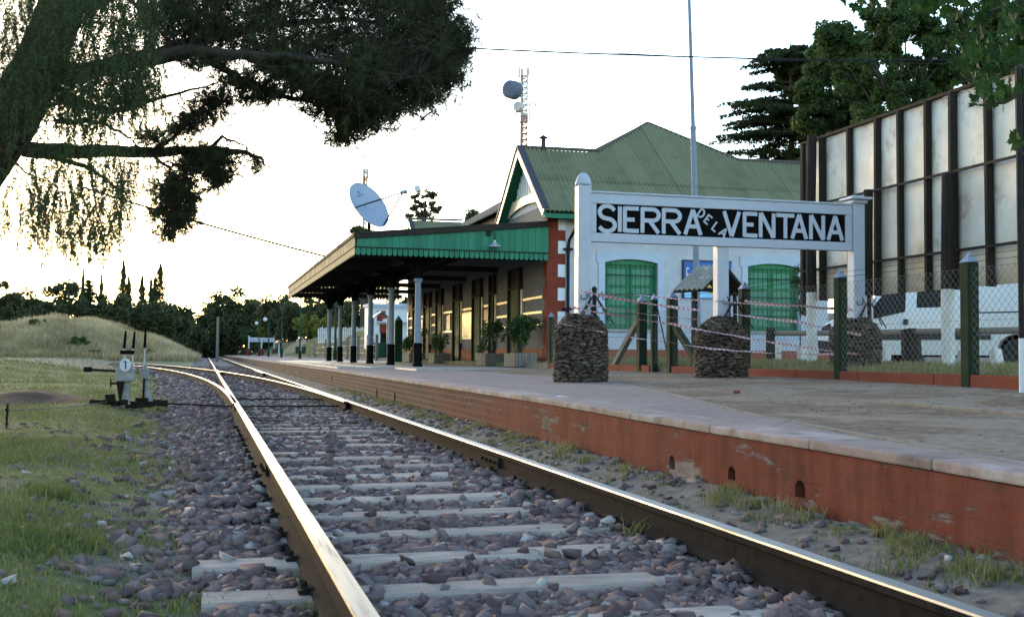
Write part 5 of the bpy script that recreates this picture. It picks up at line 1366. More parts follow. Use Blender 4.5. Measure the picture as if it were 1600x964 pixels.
a, b, c = L_(226, 570, .2), L_(226, 544, .2), L_(227.5, 515, .2); m = MB(); m.tube([a, b], .016, 6); h = m.build('lever', MAT['galv'], l2); m = MB(); m.tube([b, b.lerp(c, .1), b.lerp(c, .6), c], [.014, .022, .020, .013], 8); m.build('handle', MAT['black'], h)
m = MB(); m.tube([L_(225, 592, .1), L_(224, 622, .1)], .018, 6); m.obox(L_(222, 624, .2), (.2, .2, .06)); m.build('link', MAT['rust'], l2)
sk = onZ(10, 669, -.10)
st = thing('iron_stake', 'short rusty stake in the grass at the left edge holding a wire', 'stake', sk)
m = MB(); m.tube([sk+Vector((0,0,-.05)), sk+Vector((.006,0,.27))], .012, 6); m.tube([sk+Vector((.02*cos(t), .02*sin(t), .18+.003*t)) for t in np.linspace(0, 12, 24)], .006, 4); m.build('rod', MAT['rust'], st)
w_ = sk+Vector((0, 0, .19)); tag((lambda mm: (mm.tube([w_+Vector((-1.4, -.6, -.05)), w_, w_.lerp(L_(170, 627), .5)+Vector((0,0,-.03)), L_(170, 627), ], .006, 5), mm.build('wire', MAT['wood_grey'], None, org=w_))[1])(MB()), 'pale wire running from the stake across the grass to the lever stand', 'wire')
# ================================================================ FAR PLATFORM END
def far_post(px, pytop, X, r, name, lab, cat, mat, group=None, extra=None, base=None):
    p = onX(px, 553, X); t = onX(px, pytop, X); z0 = base if base is not None else float(pz(X, p.y))
    o = thing(name, lab, cat, (X, p.y, z0), group); m = MB(); m.tube([(X, p.y, z0-.05), (X, p.y, t.z)], [r, r*.7], 8); m.build('pole', mat, o)
    m = MB(); m.lathe([(r*1.6, 0), (r*1.6, .5), (r*1.1, .6)], 8, (X, p.y, z0)); m.build('pole_foot', MAT['post_green'], o)
    return o, p, t
lm = [(404.5, 507, 401, 505, 6.6, 'green platform lamp post with a white globe leaning left, farthest of the lamp posts'), (419.5, 500, 414.5, 499, 6.5, 'green platform lamp post with white globe before the right half of the far name board'),
      (440, 478, None, None, 6.7, 'slim dark green lamp post without a globe right of the far name board'), (468.5, 462, None, None, 6.5, 'tall green lamp post beside the far small roofed board under the awning end'), (523.5, 462, None, None, 6.9, 'green lamp post with pale foot between the last two awning columns')]
for px, t_, gx, gy_, X, lb in lm:
    o, p, t = far_post(px, t_, X, .07, 'lamp_post', lb, 'lamp post', MAT['green_dark'], 'platform lamp posts')
    if gx:
        g_ = onY(gx, gy_, p.y); m = MB(); m.lathe([(.03, -.22), (.16, -.17), (.23, 0), (.16, .17), (.03, .22)], 12, g_); m.build('globe', MAT['white'], o, smooth=True); m = MB(); m.tube([t, (t+g_)/2+Vector((0,0,.1)), g_], .03, 5); m.build('arm', MAT['green_dark'], o)
fy = 165.0; a, b = onY(389, 527, fy), onY(428.5, 527, fy)
fs = thing('station_sign', 'far small white name board with blue lettering on three red feet at the platform end', 'station sign', ((a.x+b.x)/2, fy, .35))
m = MB(); zt_, zb2 = onY(400, 527.3, fy).z, onY(400, 534.3, fy).z
m.box(a.x, b.x, fy-.05, fy+.05, zb2, zt_); m.build('board', MAT['white'], fs)
text_mesh('lettering', 'SIERRA DE LA VENTANA', .50, M('far_sign_blue', [(.12,.19,.46),(.14,.21,.50)], 3, .6, 0), fs, face_my(a.x+.12-fs.location.x, -.055, zb2+.1-.35), .004, sx=(b.x-a.x-.24)/6.3)
for x in (a.x, (a.x+b.x)/2, b.x):
    m = MB(); m.box(x-.09, x+.09, fy-.09, fy+.0, 1.3, zt_+(.25 if x != (a.x+b.x)/2 else -.5)); p_ = m.build('post', MAT['white'], fs); m = MB(); m.lathe([(.30, .33), (.27, 1.35), (.1, 1.4)], 8, (x, fy, 0)); m.build('foot', MAT['brick'], p_)
for px, py, Y_, lb in ((436, 533, 130, 'far small pitched board shelter with green bins, nearest the far name board'), (470, 528, 100, 'small pitched roof over green bins by the tall green lamp post')):
    c = onY(px, py, Y_); s = .5*Y_/100; o = thing('bin_shelter', lb, 'bin shelter', (c.x, Y_, .36), 'roofed bins on the platform')
    for q in (-1, 1):
        m = MB(); m.bar((c.x, Y_, c.z+.1), (c.x+q*s*.75, Y_, c.z-.28), .8, .04, (0, 0, 1)); m.build('roof_panel', MAT['whitewash'], o)
    m = MB(); m.box(c.x-.05, c.x+.05, Y_-.05, Y_+.05, .3, c.z); m.build('post', MAT['white'], o)
    for q in (-1, 1): m = MB(); m.lathe([(.17, .72), (.20, 1.35)], 8, (c.x+q*.28, Y_, 0)); m.build('bin', MAT['green_dark'], o)
# bare pole left of the line
c = onY(340.5, 495, 120); b = onY(340.5, 546, 120); o = thing('wooden_pole', 'bare pale wooden pole standing left of the track before the dark trees', 'pole', (c.x, 120, -.1)); m = MB(); m.tube([(c.x, 120, -.2), (c.x, 120, c.z)], [.16, .12], 8); m.build('shaft', MAT['wood_grey'], o)
# picket fence and wire posts on the bank seen through the awning
o = thing('picket_fence', 'row of pale pickets on the grassy bank seen between the far awning columns', 'fence', (12, 92, 2)); 
pc = []
for k in range(27):
    px = 498+k*3.0; a = onY(px, 512-(k % 3), 92); b = onY(px, 526, 92); m = MB(); m.prism([(a.x-.055, 92, b.z-.5), (a.x+.055, 92, b.z-.5), (a.x+.055, 92, a.z-.1), (a.x, 92, a.z), (a.x-.055, 92, a.z-.1)], (0, .03, 0)); m.build('picket', MAT['whitewash'], o)
a, b = onY(496, 520, 92), onY(580, 520, 92); m = MB(); m.bar((a.x, 92.06, a.z), (b.x, 92.06, b.z), .04, .08); m.build('rail', MAT['whitewash'], o)
o = thing('wire_fence', 'grey fence posts with wires along the back of the platform beyond the building', 'fence', (8.4, 66, .4))
for y in (56.8, 60, 64, 69, 75, 82, 90):
    m = MB(); m.box(8.33, 8.47, y-.07, y+.07, .2, 1.75); m.build('post', MAT['wood_grey'], o)
m = MB(); [m.tube([(8.4, 56.8, z), (8.4, 90, z)], .006, 4) for z in (.8, 1.2, 1.6)]; m.build('wire', MAT['galv'], o)
# white outbuilding with brick quoins
hy = 72.0; a, b = onY(580, 478, hy), onY(640, 478, hy); hx0, hx1, hz = a.x, b.x+1.0, a.z
ob_ = thing('outbuilding', 'small white flat roofed outbuilding with red brick corner and doorway beyond the awning', 'building', ((hx0+hx1)/2, hy+1.5, .4))
m = MB(); dx0, dx1 = onY(594, 540, hy).x, onY(608, 540, hy).x; zd = onY(600, 507, hy).z
m.box(hx0, dx0, hy, hy+3, .2, hz); m.box(dx1, hx1, hy, hy+3, .2, hz); m.box(dx0, dx1, hy, hy+3, zd, hz); m.build('wall', MAT['white'], ob_)
m = MB(); m.box(hx0-.12, hx1+.12, hy-.15, hy+3.1, hz, hz+.18); m.box(hx0-.06, hx1+.06, hy-.08, hy, hz-.16, hz-.003); m.build('cornice', MAT['surround'], ob_)
m = MB(); m.box(dx0, dx1, hy+.25, hy+.3, .3, zd); m.build('door', MAT['rust'], ob_)
q0 = onY(589, 486, hy); q1 = onY(598, 502, hy)
for k in range(4): m = MB(); m.box(q0.x, q1.x+(.18 if k % 2 else 0), hy-.03, hy-.002, q1.z+k*.17, q1.z+k*.17+.165); m.build('quoin_brick', MAT['brick'], ob_)
m = MB(); m.box(dx0-.05, dx1+.1, hy-.03, hy-.002, zd-.55, zd+.02); m.build('lintel', MAT['brick'], ob_)
m = MB(); m.box(dx0-.25, hx1+.2, hy-.35, hy-.002, zd+.10, zd+.2); m.build('canopy', MAT['surround'], ob_)
sc_ = onY(600, 467, hy); o = thing('scroll_ornament', 'white curved iron scroll lamp standing above the white outbuilding', 'ornament', (sc_.x, hy, hz+.18))
P = []
for t in np.linspace(0, 1, 13): P.append(Vector((sc_.x-.35+.7*t+.1, hy+.5, sc_.z-.1+.38*sin(pi*t))))
m = MB(); m.tube([Vector((sc_.x-.25, hy+.5, hz+.18))]+P+[P[-1]+Vector((.15, 0, -.08))], .035, 6); m.lathe([(.04, -.15), (.12, -.02), (.02, .05)], 8, P[-1]); m.build('scroll', MAT['white'], o)
sp_ = onY(594, 520, 60); o = thing('gate_shelter', 'small white and blue porch post frame with pitched white roof behind the fourth column', 'shelter', (sp_.x, 60, .4))
z1 = onY(594, 497, 60).z
for q in (-1, 1): m = MB(); m.bar((sp_.x, 60, z1+.35), (sp_.x+q*.62, 60, z1-.15), .9, .05); m.build('roof_panel', MAT['white' if q < 0 else 'wood_grey'], o); m = MB(); m.box(sp_.x+q*.4-.05, sp_.x+q*.4+.05, 59.9, 60, .35, z1); m.build('post', MAT['blue_col'], o)
m = MB(); m.box(sp_.x-.45, sp_.x+.7, 60.0, 60.4, .4, 1.35); m.build('green_bin', MAT['green_dark'], o)
for px, X, h, lb in ((622, 8.3, 2.0, 'thick dark green post standing behind the fifth awning column'),):
    p = onX(px, 560, X); o = thing('green_post', lb, 'post', (X, p.y, .4)); m = MB(); m.box(X-.17, X+.17, p.y-.1, p.y+.1, .35, 2.25); m.build('shaft', MAT['green_dark'], o); m = MB(); m.lathe([(.16, 2.25), (.02, 2.45)], 4, (X, p.y, 0)); m.build('post_tip', MAT['blue_col'], o)

# ================================================================ TREES
def clumps_in(ell, k, shell=.35):
    out = []
    for (c, r) in ell:
        n = max(2, int(k*len(ell)**-1)); d = rng.normal(0, 1, (n, 3)); d /= np.linalg.norm(d, axis=1)[:, None]
        out.append(np.array(c)+d*np.array(r)*(shell+(1-shell)*rng.random((n, 1))**.6))
    return np.concatenate(out)
def tree(lab, base, ell, nleaf, leaf, mat, cr, tr, group=None, name='broadleaf_tree', k=26, wid=.5, limbs=True, droop=0.0, cat='tree'):
    base = Vector(base); t = thing(name, lab, cat, base, group)
    C = clumps_in(ell, k)
    V = crown_leaves(C, nleaf, leaf, cr*rng.uniform(.6, 1.3, len(C)), .8, droop, wid)
    soup('crown', V, mat, t, rng.random(len(V)))
    m = MB(); top = Vector(np.mean([c for c, r in ell], 0)); zmid = base.z+(top.z-base.z)*.55
    mid = Vector((base.x*.7+top.x*.3, base.y*.7+top.y*.3, zmid))
    m.tube([base+Vector((0,0,-.3)), base.lerp(mid, .5)+Vector((tr*.3, 0, 0)), mid, top], [tr*1.25, tr, tr*.75, tr*.25], 8)
    if limbs:
        for i in rng.choice(len(C), min(14, len(C)), False):
            c = Vector(C[i]); s = mid.lerp(top, rng.random()*.7); m.tube([s, s.lerp(c, .5)+Vector((0, 0, .1*(c-s).length)), c], [tr*.35, tr*.2, tr*.06], 5)
    m.build('trunk', MAT['bark_far'], t); return t
def ellpx(px, py, rx, ry, Y, depth=.9):
    c = onY(px, py, Y); s = Y/FOC*1.03; return (tuple(c), (rx*s, rx*s*depth, ry*s))
def gbase(x, y): return (x, y, float(gz(x, y)))
BG = [  # px, centre y, rx, ry, Y, label
 (-40, 505, 48, 40, 150, 'dark bushy tree at the far left edge behind the mound'),
 (10, 488, 15, 34, 140, 'slim pointed tree near the left edge behind the grassy mound'),
 (34, 492, 20, 26, 165, 'low rounded dark tree left of the tall conifer group'),
 (62, 485, 20, 25, 150, 'rounded tree with a flat top left of the big round tree'),
 (100, 482, 30, 40, 145, 'big round leafy tree directly left of the dark conifer'),
 (168, 490, 20, 36, 145, 'round leafy tree directly right of the dark conifer'),
 (205, 498, 26, 24, 158, 'dark low tree under the two left poplars'),
 (238, 500, 24, 24, 150, 'dark low tree under the right poplars'),
 (262, 512, 22, 28, 165, 'dark shaggy tree at the right end of the mound'),
 (288, 520, 20, 28, 190, 'dark tree beside the track opening, left side'),
 (330, 508, 18, 36, 205, 'dark tree beside the track opening, right side'),
 (352, 500, 22, 34, 200, 'tall dark tree with a ragged top right of the bare pole'),
 (384, 494, 24, 32, 195, 'tall feathery tree behind the left end of the far name board'),
 (408, 497, 20, 30, 205, 'feathery grey green tree behind the far name board'),
 (436, 488, 20, 22, 170, 'umbrella shaped pine right of the far name board'),
 (470, 492, 30, 26, 160, 'rounded tree behind the outer end of the awning'),
 (520, 492, 34, 28, 150, 'broad dark tree seen between the far awning columns'),
 (590, 480, 44, 34, 140, 'broad tree behind the white outbuilding'),
 (312, 534, 16, 16, 230, 'dark shrubby tree closing the end of the track'),
]
for px, py, rx, ry, Y, lb in BG:
    rx *= 1.2; ry *= 1.12; py -= 2
    e = [ellpx(px, py, rx, ry, Y), ellpx(px-rx*.4, py+ry*.35, rx*.8, ry*.7, Y), ellpx(px+rx*.4, py+ry*.3, rx*.8, ry*.7, Y), ellpx(px, py+ry*.8, rx*.95, ry*.6, Y)]
    c = onY(px, 545, Y); s = Y/FOC
    tree(lb, gbase(c.x, Y), e, 9500, 3.0*s, MAT['leaf_far'], 12.5*s, .28, 'trees along the horizon', k=60)
# dark conifer
def conifer(lab, bx, by, z0, z1, rbase, n, leaf, mat, name='conifer_tree', droop=.3, tiers=16, group=None, fill=1.0):
    t = thing(name, lab, 'tree', (bx, by, z0), group); L_ = []; m = MB(); m.tube([(bx, by, z0-.3), (bx, by, (z0+z1)/2), (bx, by, z1)], [rbase*.09, rbase*.05, .01], 7)
    for i in range(tiers):
        u = (i+.3)/tiers; z = z0+(z1-z0)*(.12+.86*u); R = rbase*(1-u)**.85*fill+.05; nb = 7 if u < .7 else 5
        for k in range(nb):
            a = rng.uniform(0, 6.28); R2 = R*rng.uniform(.6, 1.15); tip = np.array([bx+R2*cos(a), by+R2*sin(a), z-droop*R2*.5]); st = np.array([bx, by, z])
            m.tube([st, (st+tip)/2+np.array([0, 0, .06*R2]), tip], [.02+.02*R2*.3, .012, .004], 4)
            q = int(n/(tiers*6)); tt = rng.random(q)**.7; L_.append(st+(tip-st)*tt[:, None]+rng.normal(0, 1, (q, 3))*np.array([1, 1, .45])*(.05+.10*R2*(tt[:, None])))
    C = np.concatenate(L_); V = crown_leaves(C, len(C), leaf, leaf*.6, .5, .3, .35); soup('crown', V, mat, t, rng.random(len(V))); m.build('trunk', MAT['bark_far'], t); return t
c = onY(136, 540, 148); zt_ = onY(136, 434, 148).z
conifer('dark pointed conifer rising above the mound between two round trees', c.x, 148, gz(c.x, 148)*1.0, zt_, 2.6, 2600, .32, MAT['leaf_dark'])
for i, (px, top, w, lb) in enumerate(((190, 408, 9, 'tallest thin poplar of the left pair above the mound'), (199, 431, 8, 'shorter thin poplar of the left pair above the mound'), (220, 432, 9, 'lone thin poplar between the two poplar pairs'), (234, 436, 6, 'thinnest poplar just left of the right hand poplars'), (240, 432, 7, 'narrow poplar touching the tallest right hand poplar'), (248, 412, 13, 'widest poplar at the right end of the poplar row'), (127, 420, 4, 'very thin distant poplar tip left above the dark conifer'), (156, 430, 5, 'very thin distant poplar tip right of the dark conifer'))):
    Y = 172 if i < 6 else 200; zt_ = onY(px, top, Y).z; bse = onY(px, 545, Y); s = Y/FOC; t = thing('poplar_tree', lb, 'tree', gbase(bse.x, Y), 'poplars on the horizon')
    zb_ = float(gz(bse.x, Y))+1.0; n = 5200; u = rng.random(n)**.8; th = rng.uniform(0, 6.28, n); lump = 1+.28*np.sin(u*31+i)+.2*np.sin(u*57+2*i+th)
    R = w*.66*s*np.clip((1-u)*3.2, 0, 1)**.75*lump*rng.random(n)**.5
    C = np.stack([bse.x+R*np.cos(th)+.25*s*np.sin(u*9+i), Y+R*np.sin(th), zb_+(zt_-zb_)*u], -1); V = crown_leaves(C, n, 1.7*s, .3*s, 1.0, -.8, .4); soup('crown', V, MAT['leaf_poplar'], t, rng.random(len(V)))
    m = MB(); m.tube([(bse.x, Y, zb_-1.3), (bse.x, Y, zb_*.4+zt_*.6), (bse.x, Y, zt_)], [.2, .12, .02], 6); m.build('trunk', MAT['bark_far'], t)
# low far woodland closing the view under the crowns: one mass
x = rng.uniform(-90, 75, 1500); y = rng.uniform(205, 240, 1500); k = (np.abs(x-.5) > 2.2); x, y = x[k], y[k]
C = np.stack([x, y, gz(x, y)+rng.uniform(0, 1, len(x))*(3.2+1.5*fnoise(x, y, .2))], -1); x = rng.uniform(48, 210, 900); y = rng.uniform(120, 180, 900); C = np.concatenate([C, np.stack([x, y, .4+rng.uniform(0, 1, 900)*(4.5+1.5*fnoise(x, y, .2))], -1)]); V = crown_leaves(C, 44000, .45, 1.2, .8, 0, .5)
soup('far_woodland', V, MAT['leaf_far'], None, rng.random(len(V)), 'stuff')
for px, py, r_, Y, lb in ((124, 524, 15, 90, 'dark scrubby bush halfway up the front of the grassy mound'), (60, 512, 12, 95, 'low dark green bush near the top left of the mound'), (232, 538, 8, 90, 'small dark bush on the right foot of the mound'), (148, 548, 9, 87, 'small weedy bush at the base of the mound left of the levers')):
    c = onY(px, py, Y); s = Y/FOC; tree(lb, (c.x, Y, float(gz(c.x, Y))), [((c.x, Y, float(gz(c.x, Y))+.35*r_*s), (r_*s, r_*s, r_*s*.5))], 900, 2.2*s, MAT['leaf_mid'], 4*s, .03, 'bushes on the mound', 'shrub', 26, cat='shrub')
# yellow green broom shrubs on the bank
for px, py, rx, ry, Y, lb in ((418, 508, 14, 14, 184, 'bright yellow green shrub directly behind the far name board'), (448, 506, 18, 16, 176, 'bright yellow green shrub on the bank right of the far name board'), (480, 506, 20, 18, 132, 'broad yellow green shrub below the awning end'), (512, 507, 16, 16, 126, 'yellow green shrub behind the outermost awning columns'), (394, 524, 12, 12, 186, 'dark green low bush left of the far name board'), (458, 535, 9, 7, 170, 'small dusty bush on the bank slope')):
    c = onY(px, py+ry, Y); s = Y/FOC
    t = tree(lb, (c.x, Y, max(.2, c.z-.4)), [ellpx(px, py, rx, ry, Y), ellpx(px-rx*.5, py+ry*.3, rx*.7, ry*.7, Y), ellpx(px+rx*.5, py+ry*.3, rx*.7, ry*.7, Y)], 3200, 2.6*s, MAT['leaf_yellow'] if 'yellow' in lb else MAT['leaf_mid'], 4.0*s, .08, 'shrubs on the bank', 'shrub', 36, cat='shrub')
# crown above the far roof, small tips
def open_tree(lab, px, top, w, Y, n, hpx, mat=MAT['leaf_poplar']):
    s = Y/FOC; e = []
    for q in range(16): e.append(ellpx(px+rng.uniform(-.75, .75)*w, top+hpx*(.12+.8*rng.random()), w*.42, hpx*.16, Y))
    c = onY(px, 560, Y); tree(lab, (c.x, Y, .4), e, int(n*5.5), 2.0*s, mat, 8.0*s, .3, None, 'pine_tree', 40)
def listed_tree(lab, px, Y, pts, n, leaf=1.8):
    s = Y/FOC; c = onY(px, 560, Y); tree(lab, (c.x, Y, .4), [ellpx(a_, b_, r1, r2, Y) for a_, b_, r1, r2 in pts], n, leaf*s, MAT['leaf_poplar'], 5*s, .3, None, 'pine_tree', 70)
listed_tree('umbrella topped tree rising behind the far green roof wing', 665, 88, [(651, 311, 8, 7), (665, 303, 10, 6), (679, 306, 8, 6), (646, 324, 7, 5), (660, 320, 9, 6), (674, 321, 9, 6), (686, 328, 7, 5), (655, 334, 8, 5), (671, 335, 9, 6), (640, 338, 6, 4)], 5200)
open_tree('small tree tip showing over the grey roof slope', 738, 330, 8, 120, 500, 20)
open_tree('low dark treetops just above the awning corner behind the dish pole', 566, 356, 15, 115, 1100, 22)
# conifer right behind the station
cY = 62.0; c = onY(1236, 560, cY); zt_ = onY(1237, 60, cY).z
t = thing('cedar_tree', 'tall dark cedar with long level drooping branches behind the roof right of the flagpole', 'tree', (c.x, cY, .45)); m = MB(); cx = c.x
m.tube([(cx, cY, .2), (cx+.1, cY, zt_*.5), (cx+.05, cY, zt_*.86), (cx, cY, zt_)], [.38, .26, .10, .02], 8); LL = []
for i in range(240):
    u = rng.random(); z = 6.0+(zt_-6.6)*u; R = (7.4*(1-u)**.36+.1)*rng.uniform(.55, 1.0); a = rng.uniform(0, 6.28)
    st = np.array([cx, cY, z]); dirv = np.array([cos(a), sin(a), 0]); 
    P = [st+dirv*R*q+np.array([0, 0, R*(.10*q-.16*q*q+.02*sin(q*9))]) for q in (0, .25, .5, .75, 1.0)]; m.tube(P, [.06, .05, .035, .025, .012], 4)
    side = np.array([-sin(a), cos(a), 0])
    for q in np.linspace(.18, 1.0, 15):
        b = st+dirv*R*q+np.array([0, 0, R*(.10*q-.16*q*q)]); wd = R*.26*(1.05-q)+.16
        for s in (-1, 1):
            l = wd*rng.uniform(.5, 1.2); e_ = b+side*s*l+dirv*l*.5+np.array([0, 0, -.15*l-.05]); n = int(7+l*16); tq = rng.random((n, 1)); LL.append(b+(e_-b)*tq+rng.normal(0, .045, (n, 3)))
m.build('trunk', MAT['bark_far'], t); C = np.concatenate(LL); V = crown_leaves(C, int(len(C)*1.3), .14, .06, .6, .6, .25); soup('crown', V, MAT['leaf_dark'], t, rng.random(len(V)))
# broadleaf trees above the billboard
RT = [('large dark leafy tree above the left end of the billboard', 1320, 50, [(1310, 130, 62, 60), (1290, 190, 55, 45), (1345, 75, 55, 45), (1350, 150, 50, 50), (1290, 95, 30, 35), (1275, 150, 30, 40), (1330, 200, 60, 40)]),
      ('large dark leafy tree above the middle of the billboard', 1430, 44, [(1410, 70, 62, 55), (1440, 120, 60, 55), (1400, 150, 60, 45), (1470, 40, 50, 45), (1440, 10, 60, 45), (1370, 190, 60, 40), (1450, 160, 50, 50), (1385, 30, 40, 30), (1300, 60, 35, 35), (1340, 110, 60, 60), (1480, 100, 50, 60)]),
      ('leafy tree behind the hanging maple leaves at the right edge', 1560, 50, [(1520, 90, 55, 60), (1570, 40, 60, 60), (1590, 130, 60, 60), (1640, 80, 60, 80)])]
for lb, px, Y, L in RT:
    c = onY(px, 560, Y); s = Y/FOC; tree(lb, (c.x, Y, .45), [ellpx(a, b, rx, ry, Y, 1.0) for a, b, rx, ry in L], 42000, 4.2*s, MAT['leaf_mid'], 15*s, .34, 'trees behind the billboard', k=230)
# small bush beside the right window
c = onY(1250, 470, 27.5); t = tree('thin light green shrub climbing beside the right green shutters', (c.x, 27.5, .5), [ellpx(1248, 440, 9, 26, 27.5), ellpx(1252, 480, 10, 20, 27.5)], 420, .07, MAT['leaf_mid'], .16, .02, None, 'shrub', 26, .35, cat='shrub')

# ---------------------------------------------------------------- big pine, upper left
PD_ = 13.0
def pin(px, py, d=0.0): return onD(px, py, PD_+d)
pn = thing('pine_tree', 'huge leaning pine with dark needled limbs reaching across the upper left sky', 'tree', (pin(-230, 640).x, pin(-230, 640).y, -.1))
m = MB()
b0 = pin(-230, 640); b0.z = -.25
m.tube([b0, pin(-190, 520), pin(-120, 385), pin(-42, 268), pin(15, 188, .1), pin(58, 110, .3), pin(110, -20, .6), pin(170, -160, 1.0)], [.52, .42, .37, .34, .32, .29, .24, .16], 14)
m.build('trunk', MAT['bark'], pn, smooth=True)
LP = []
LIMB = [([(40, 232, .0), (120, 238, .2), (230, 238, .5), (320, 236, .8), (385, 240, 1.0), (412, 252, 1.1)], .10),
 ([(320, 236, .8), (345, 215, 1.0), (375, 224, 1.1), (400, 240, 1.2)], .03),
 ([(95, 118, .2), (160, 108, 0), (230, 92, -.2), (300, 80, -.4), (380, 88, -.5), (460, 120, -.5), (540, 160, -.5)], .13),
 ([(230, 92, -.2), (330, 60, .3), (430, 40, .8), (540, 30, 1.0), (640, 40, 1.2)], .085),
 ([(300, 80, -.4), (380, 125, -.2), (440, 150, 0), (500, 165, .1), (525, 185, .2)], .05),
 ([(380, 88, -.5), (470, 90, -.7), (560, 105, -.8), (650, 120, -.8)], .06),
 ([(100, 160, .2), (180, 175, .5), (260, 150, .7), (340, 130, .8)], .05), ([(90, 190, .1), (150, 190, .5), (200, 212, .8), (215, 230, .9)], .035),
 ([(240, 238, .5), (270, 215, .6), (300, 180, .7), (330, 165, .8)], .03),
 ([(230, 238, .5), (265, 262, .6), (280, 300, .7)], .03), ([(150, 0, .6), (260, -40, .6), (420, -50, .6), (600, -40, .6), (690, -10, .6)], .10)]
for P, r in LIMB:
    pts = []; Q = [pin(*p) for p in P]
    for a, b in zip(Q[:-1], Q[1:]):
        for k in range(4): pts.append(a.lerp(b, k/4)+Vector(rng.normal(0, .012, 3)))
    pts.append(Q[-1]); n = len(pts); LP += pts; m = MB(); m.tube(pts, [r*(1-.85*i/(n-1)) for i in range(n)], 8); m.build('limb', MAT['bark'], pn, smooth=True)
# foliage blobs px,py,rx,ry,depth offset,count
BL = [(690, 60, 44, 58, .2, 150), (668, 100, 50, 52, -.2, 160), (640, 45, 60, 45, .3, 150), (620, 130, 62, 48, -.3, 190), (585, 170, 48, 34, -.2, 130), (550, 195, 30, 26, .1, 70), (560, 130, 60, 45, -.6, 170), (600, 80, 70, 50, .0, 190), (540, 70, 55, 40, .5, 110), (505, 160, 36, 28, .2, 80),
      (480, 60, 55, 36, .3, 110), (440, 95, 55, 30, -.2, 110), (470, 125, 50, 26, -.4, 90), (400, 70, 60, 36, .2, 90), (350, 50, 60, 34, .3, 80), (300, 40, 60, 40, .1, 110), (260, 20, 50, 40, .2, 130), (420, 15, 80, 26, .6, 130), (560, 5, 80, 26, .8, 120), (660, 0, 60, 30, .7, 110), (500, -10, 90, 20, .9, 110), (330, 0, 80, 30, .8, 130), (720, 70, 18, 34, .2, 50), (700, 120, 26, 30, 0, 60), (660, 150, 30, 26, -.1, 60), (530, 215, 20, 12, .2, 26),
      (320, 95, 40, 14, -.3, 36), (370, 130, 40, 16, 0, 44), (410, 150, 30, 16, .1, 30), (330, 165, 40, 24, .8, 60), (290, 195, 34, 26, .7, 44), (240, 215, 30, 16, .5, 24),
      (310, 255, 46, 26, .8, 90), (275, 300, 34, 30, .7, 80), (285, 335, 24, 24, .7, 60), (340, 275, 26, 22, .9, 44), (262, 365, 20, 14, .7, 22), (330, 245, 40, 14, .9, 44), (250, 335, 18, 14, .6, 16), (405, 258, 12, 12, 1.1, 10),
      (130, 25, 90, 46, .8, 80), (195, 95, 55, 42, .7, 44), (40, 70, 60, 60, .9, 110), (70, 140, 60, 44, -.5, 60), (10, 180, 50, 50, .6, 70), (210, 150, 40, 26, .6, 36), (200, -60, 160, 60, .6, 160), (420, -70, 160, 50, .9, 160), (620, -60, 110, 40, .9, 130)]
T = []; 
for px, py, rx, ry, d, n in BL:
    n = int(n*(2.3 if px < 420 and py > 90 else 1.75)); u = np.clip(rng.normal(0, .52, (n, 3)), -1.35, 1.35)
    for q in u:
        if (px+q[0]*rx) < 60 and rng.random() < .5: continue
        T.append(np.array(pin(px+q[0]*rx, py+q[1]*ry, d+q[2]*.55)))
T = np.array(T); nt = len(T); NN = 34
ax = rng.normal(0, 1, (nt, 3)); ax[:, 2] += .3; ax /= np.linalg.norm(ax, axis=1)[:, None]
d = rng.normal(0, 1, (nt, NN, 3))+ax[:, None]*1.1; d /= np.linalg.norm(d, axis=2)[..., None]
st = T[:, None]+ax[:, None]*rng.uniform(-.05, .08, (nt, NN, 1)); ln = rng.uniform(.06, .125, (nt, NN, 1)); sd2 = np.cross(d, rng.normal(0, 1, (nt, NN, 3))); sd2 /= np.linalg.norm(sd2, axis=2)[..., None]+1e-9
wv = .0038
V = np.stack([st-sd2*wv, st+sd2*wv, st+d*ln], 2).reshape(-1, 3, 3)
soup('needles', V, MAT['leaf_pine'], pn, np.repeat(rng.random(nt), NN))
# twigs carrying the tufts
V = []
for i in range(nt):
    p = T[i]-ax[i]*.22-np.array([.06, 0, 0]); q = T[i]+ax[i]*.05; s = np.cross(q-p, [.3, .9, .2]); s /= np.linalg.norm(s)+1e-9; s *= .004; V.append([p-s, p+s, q])
LPa = np.array([tuple(p) for p in LP])
for i in range(0, nt, 3):
    dd = np.linalg.norm(LPa-T[i], axis=1); j = int(rng.choice(np.argsort(dd)[:4])); p, q = LPa[j], T[i]
    if dd[j] > 1.6: continue
    mid_ = (p+q)/2+rng.normal(0, .05, 3); s = np.cross(q-p, [.3, .9, .2]); s /= np.linalg.norm(s)+1e-9
    for a, b, w0 in ((p, mid_, .008), (mid_, q, .005)): V.append([a-s*w0, a+s*w0, b]); V.append([a+s*w0, b+s*w0*.6, b-s*w0*.6])
soup('twigs', np.array([[np.array(c) for c in t] for t in V]), MAT['bark'], pn, None)

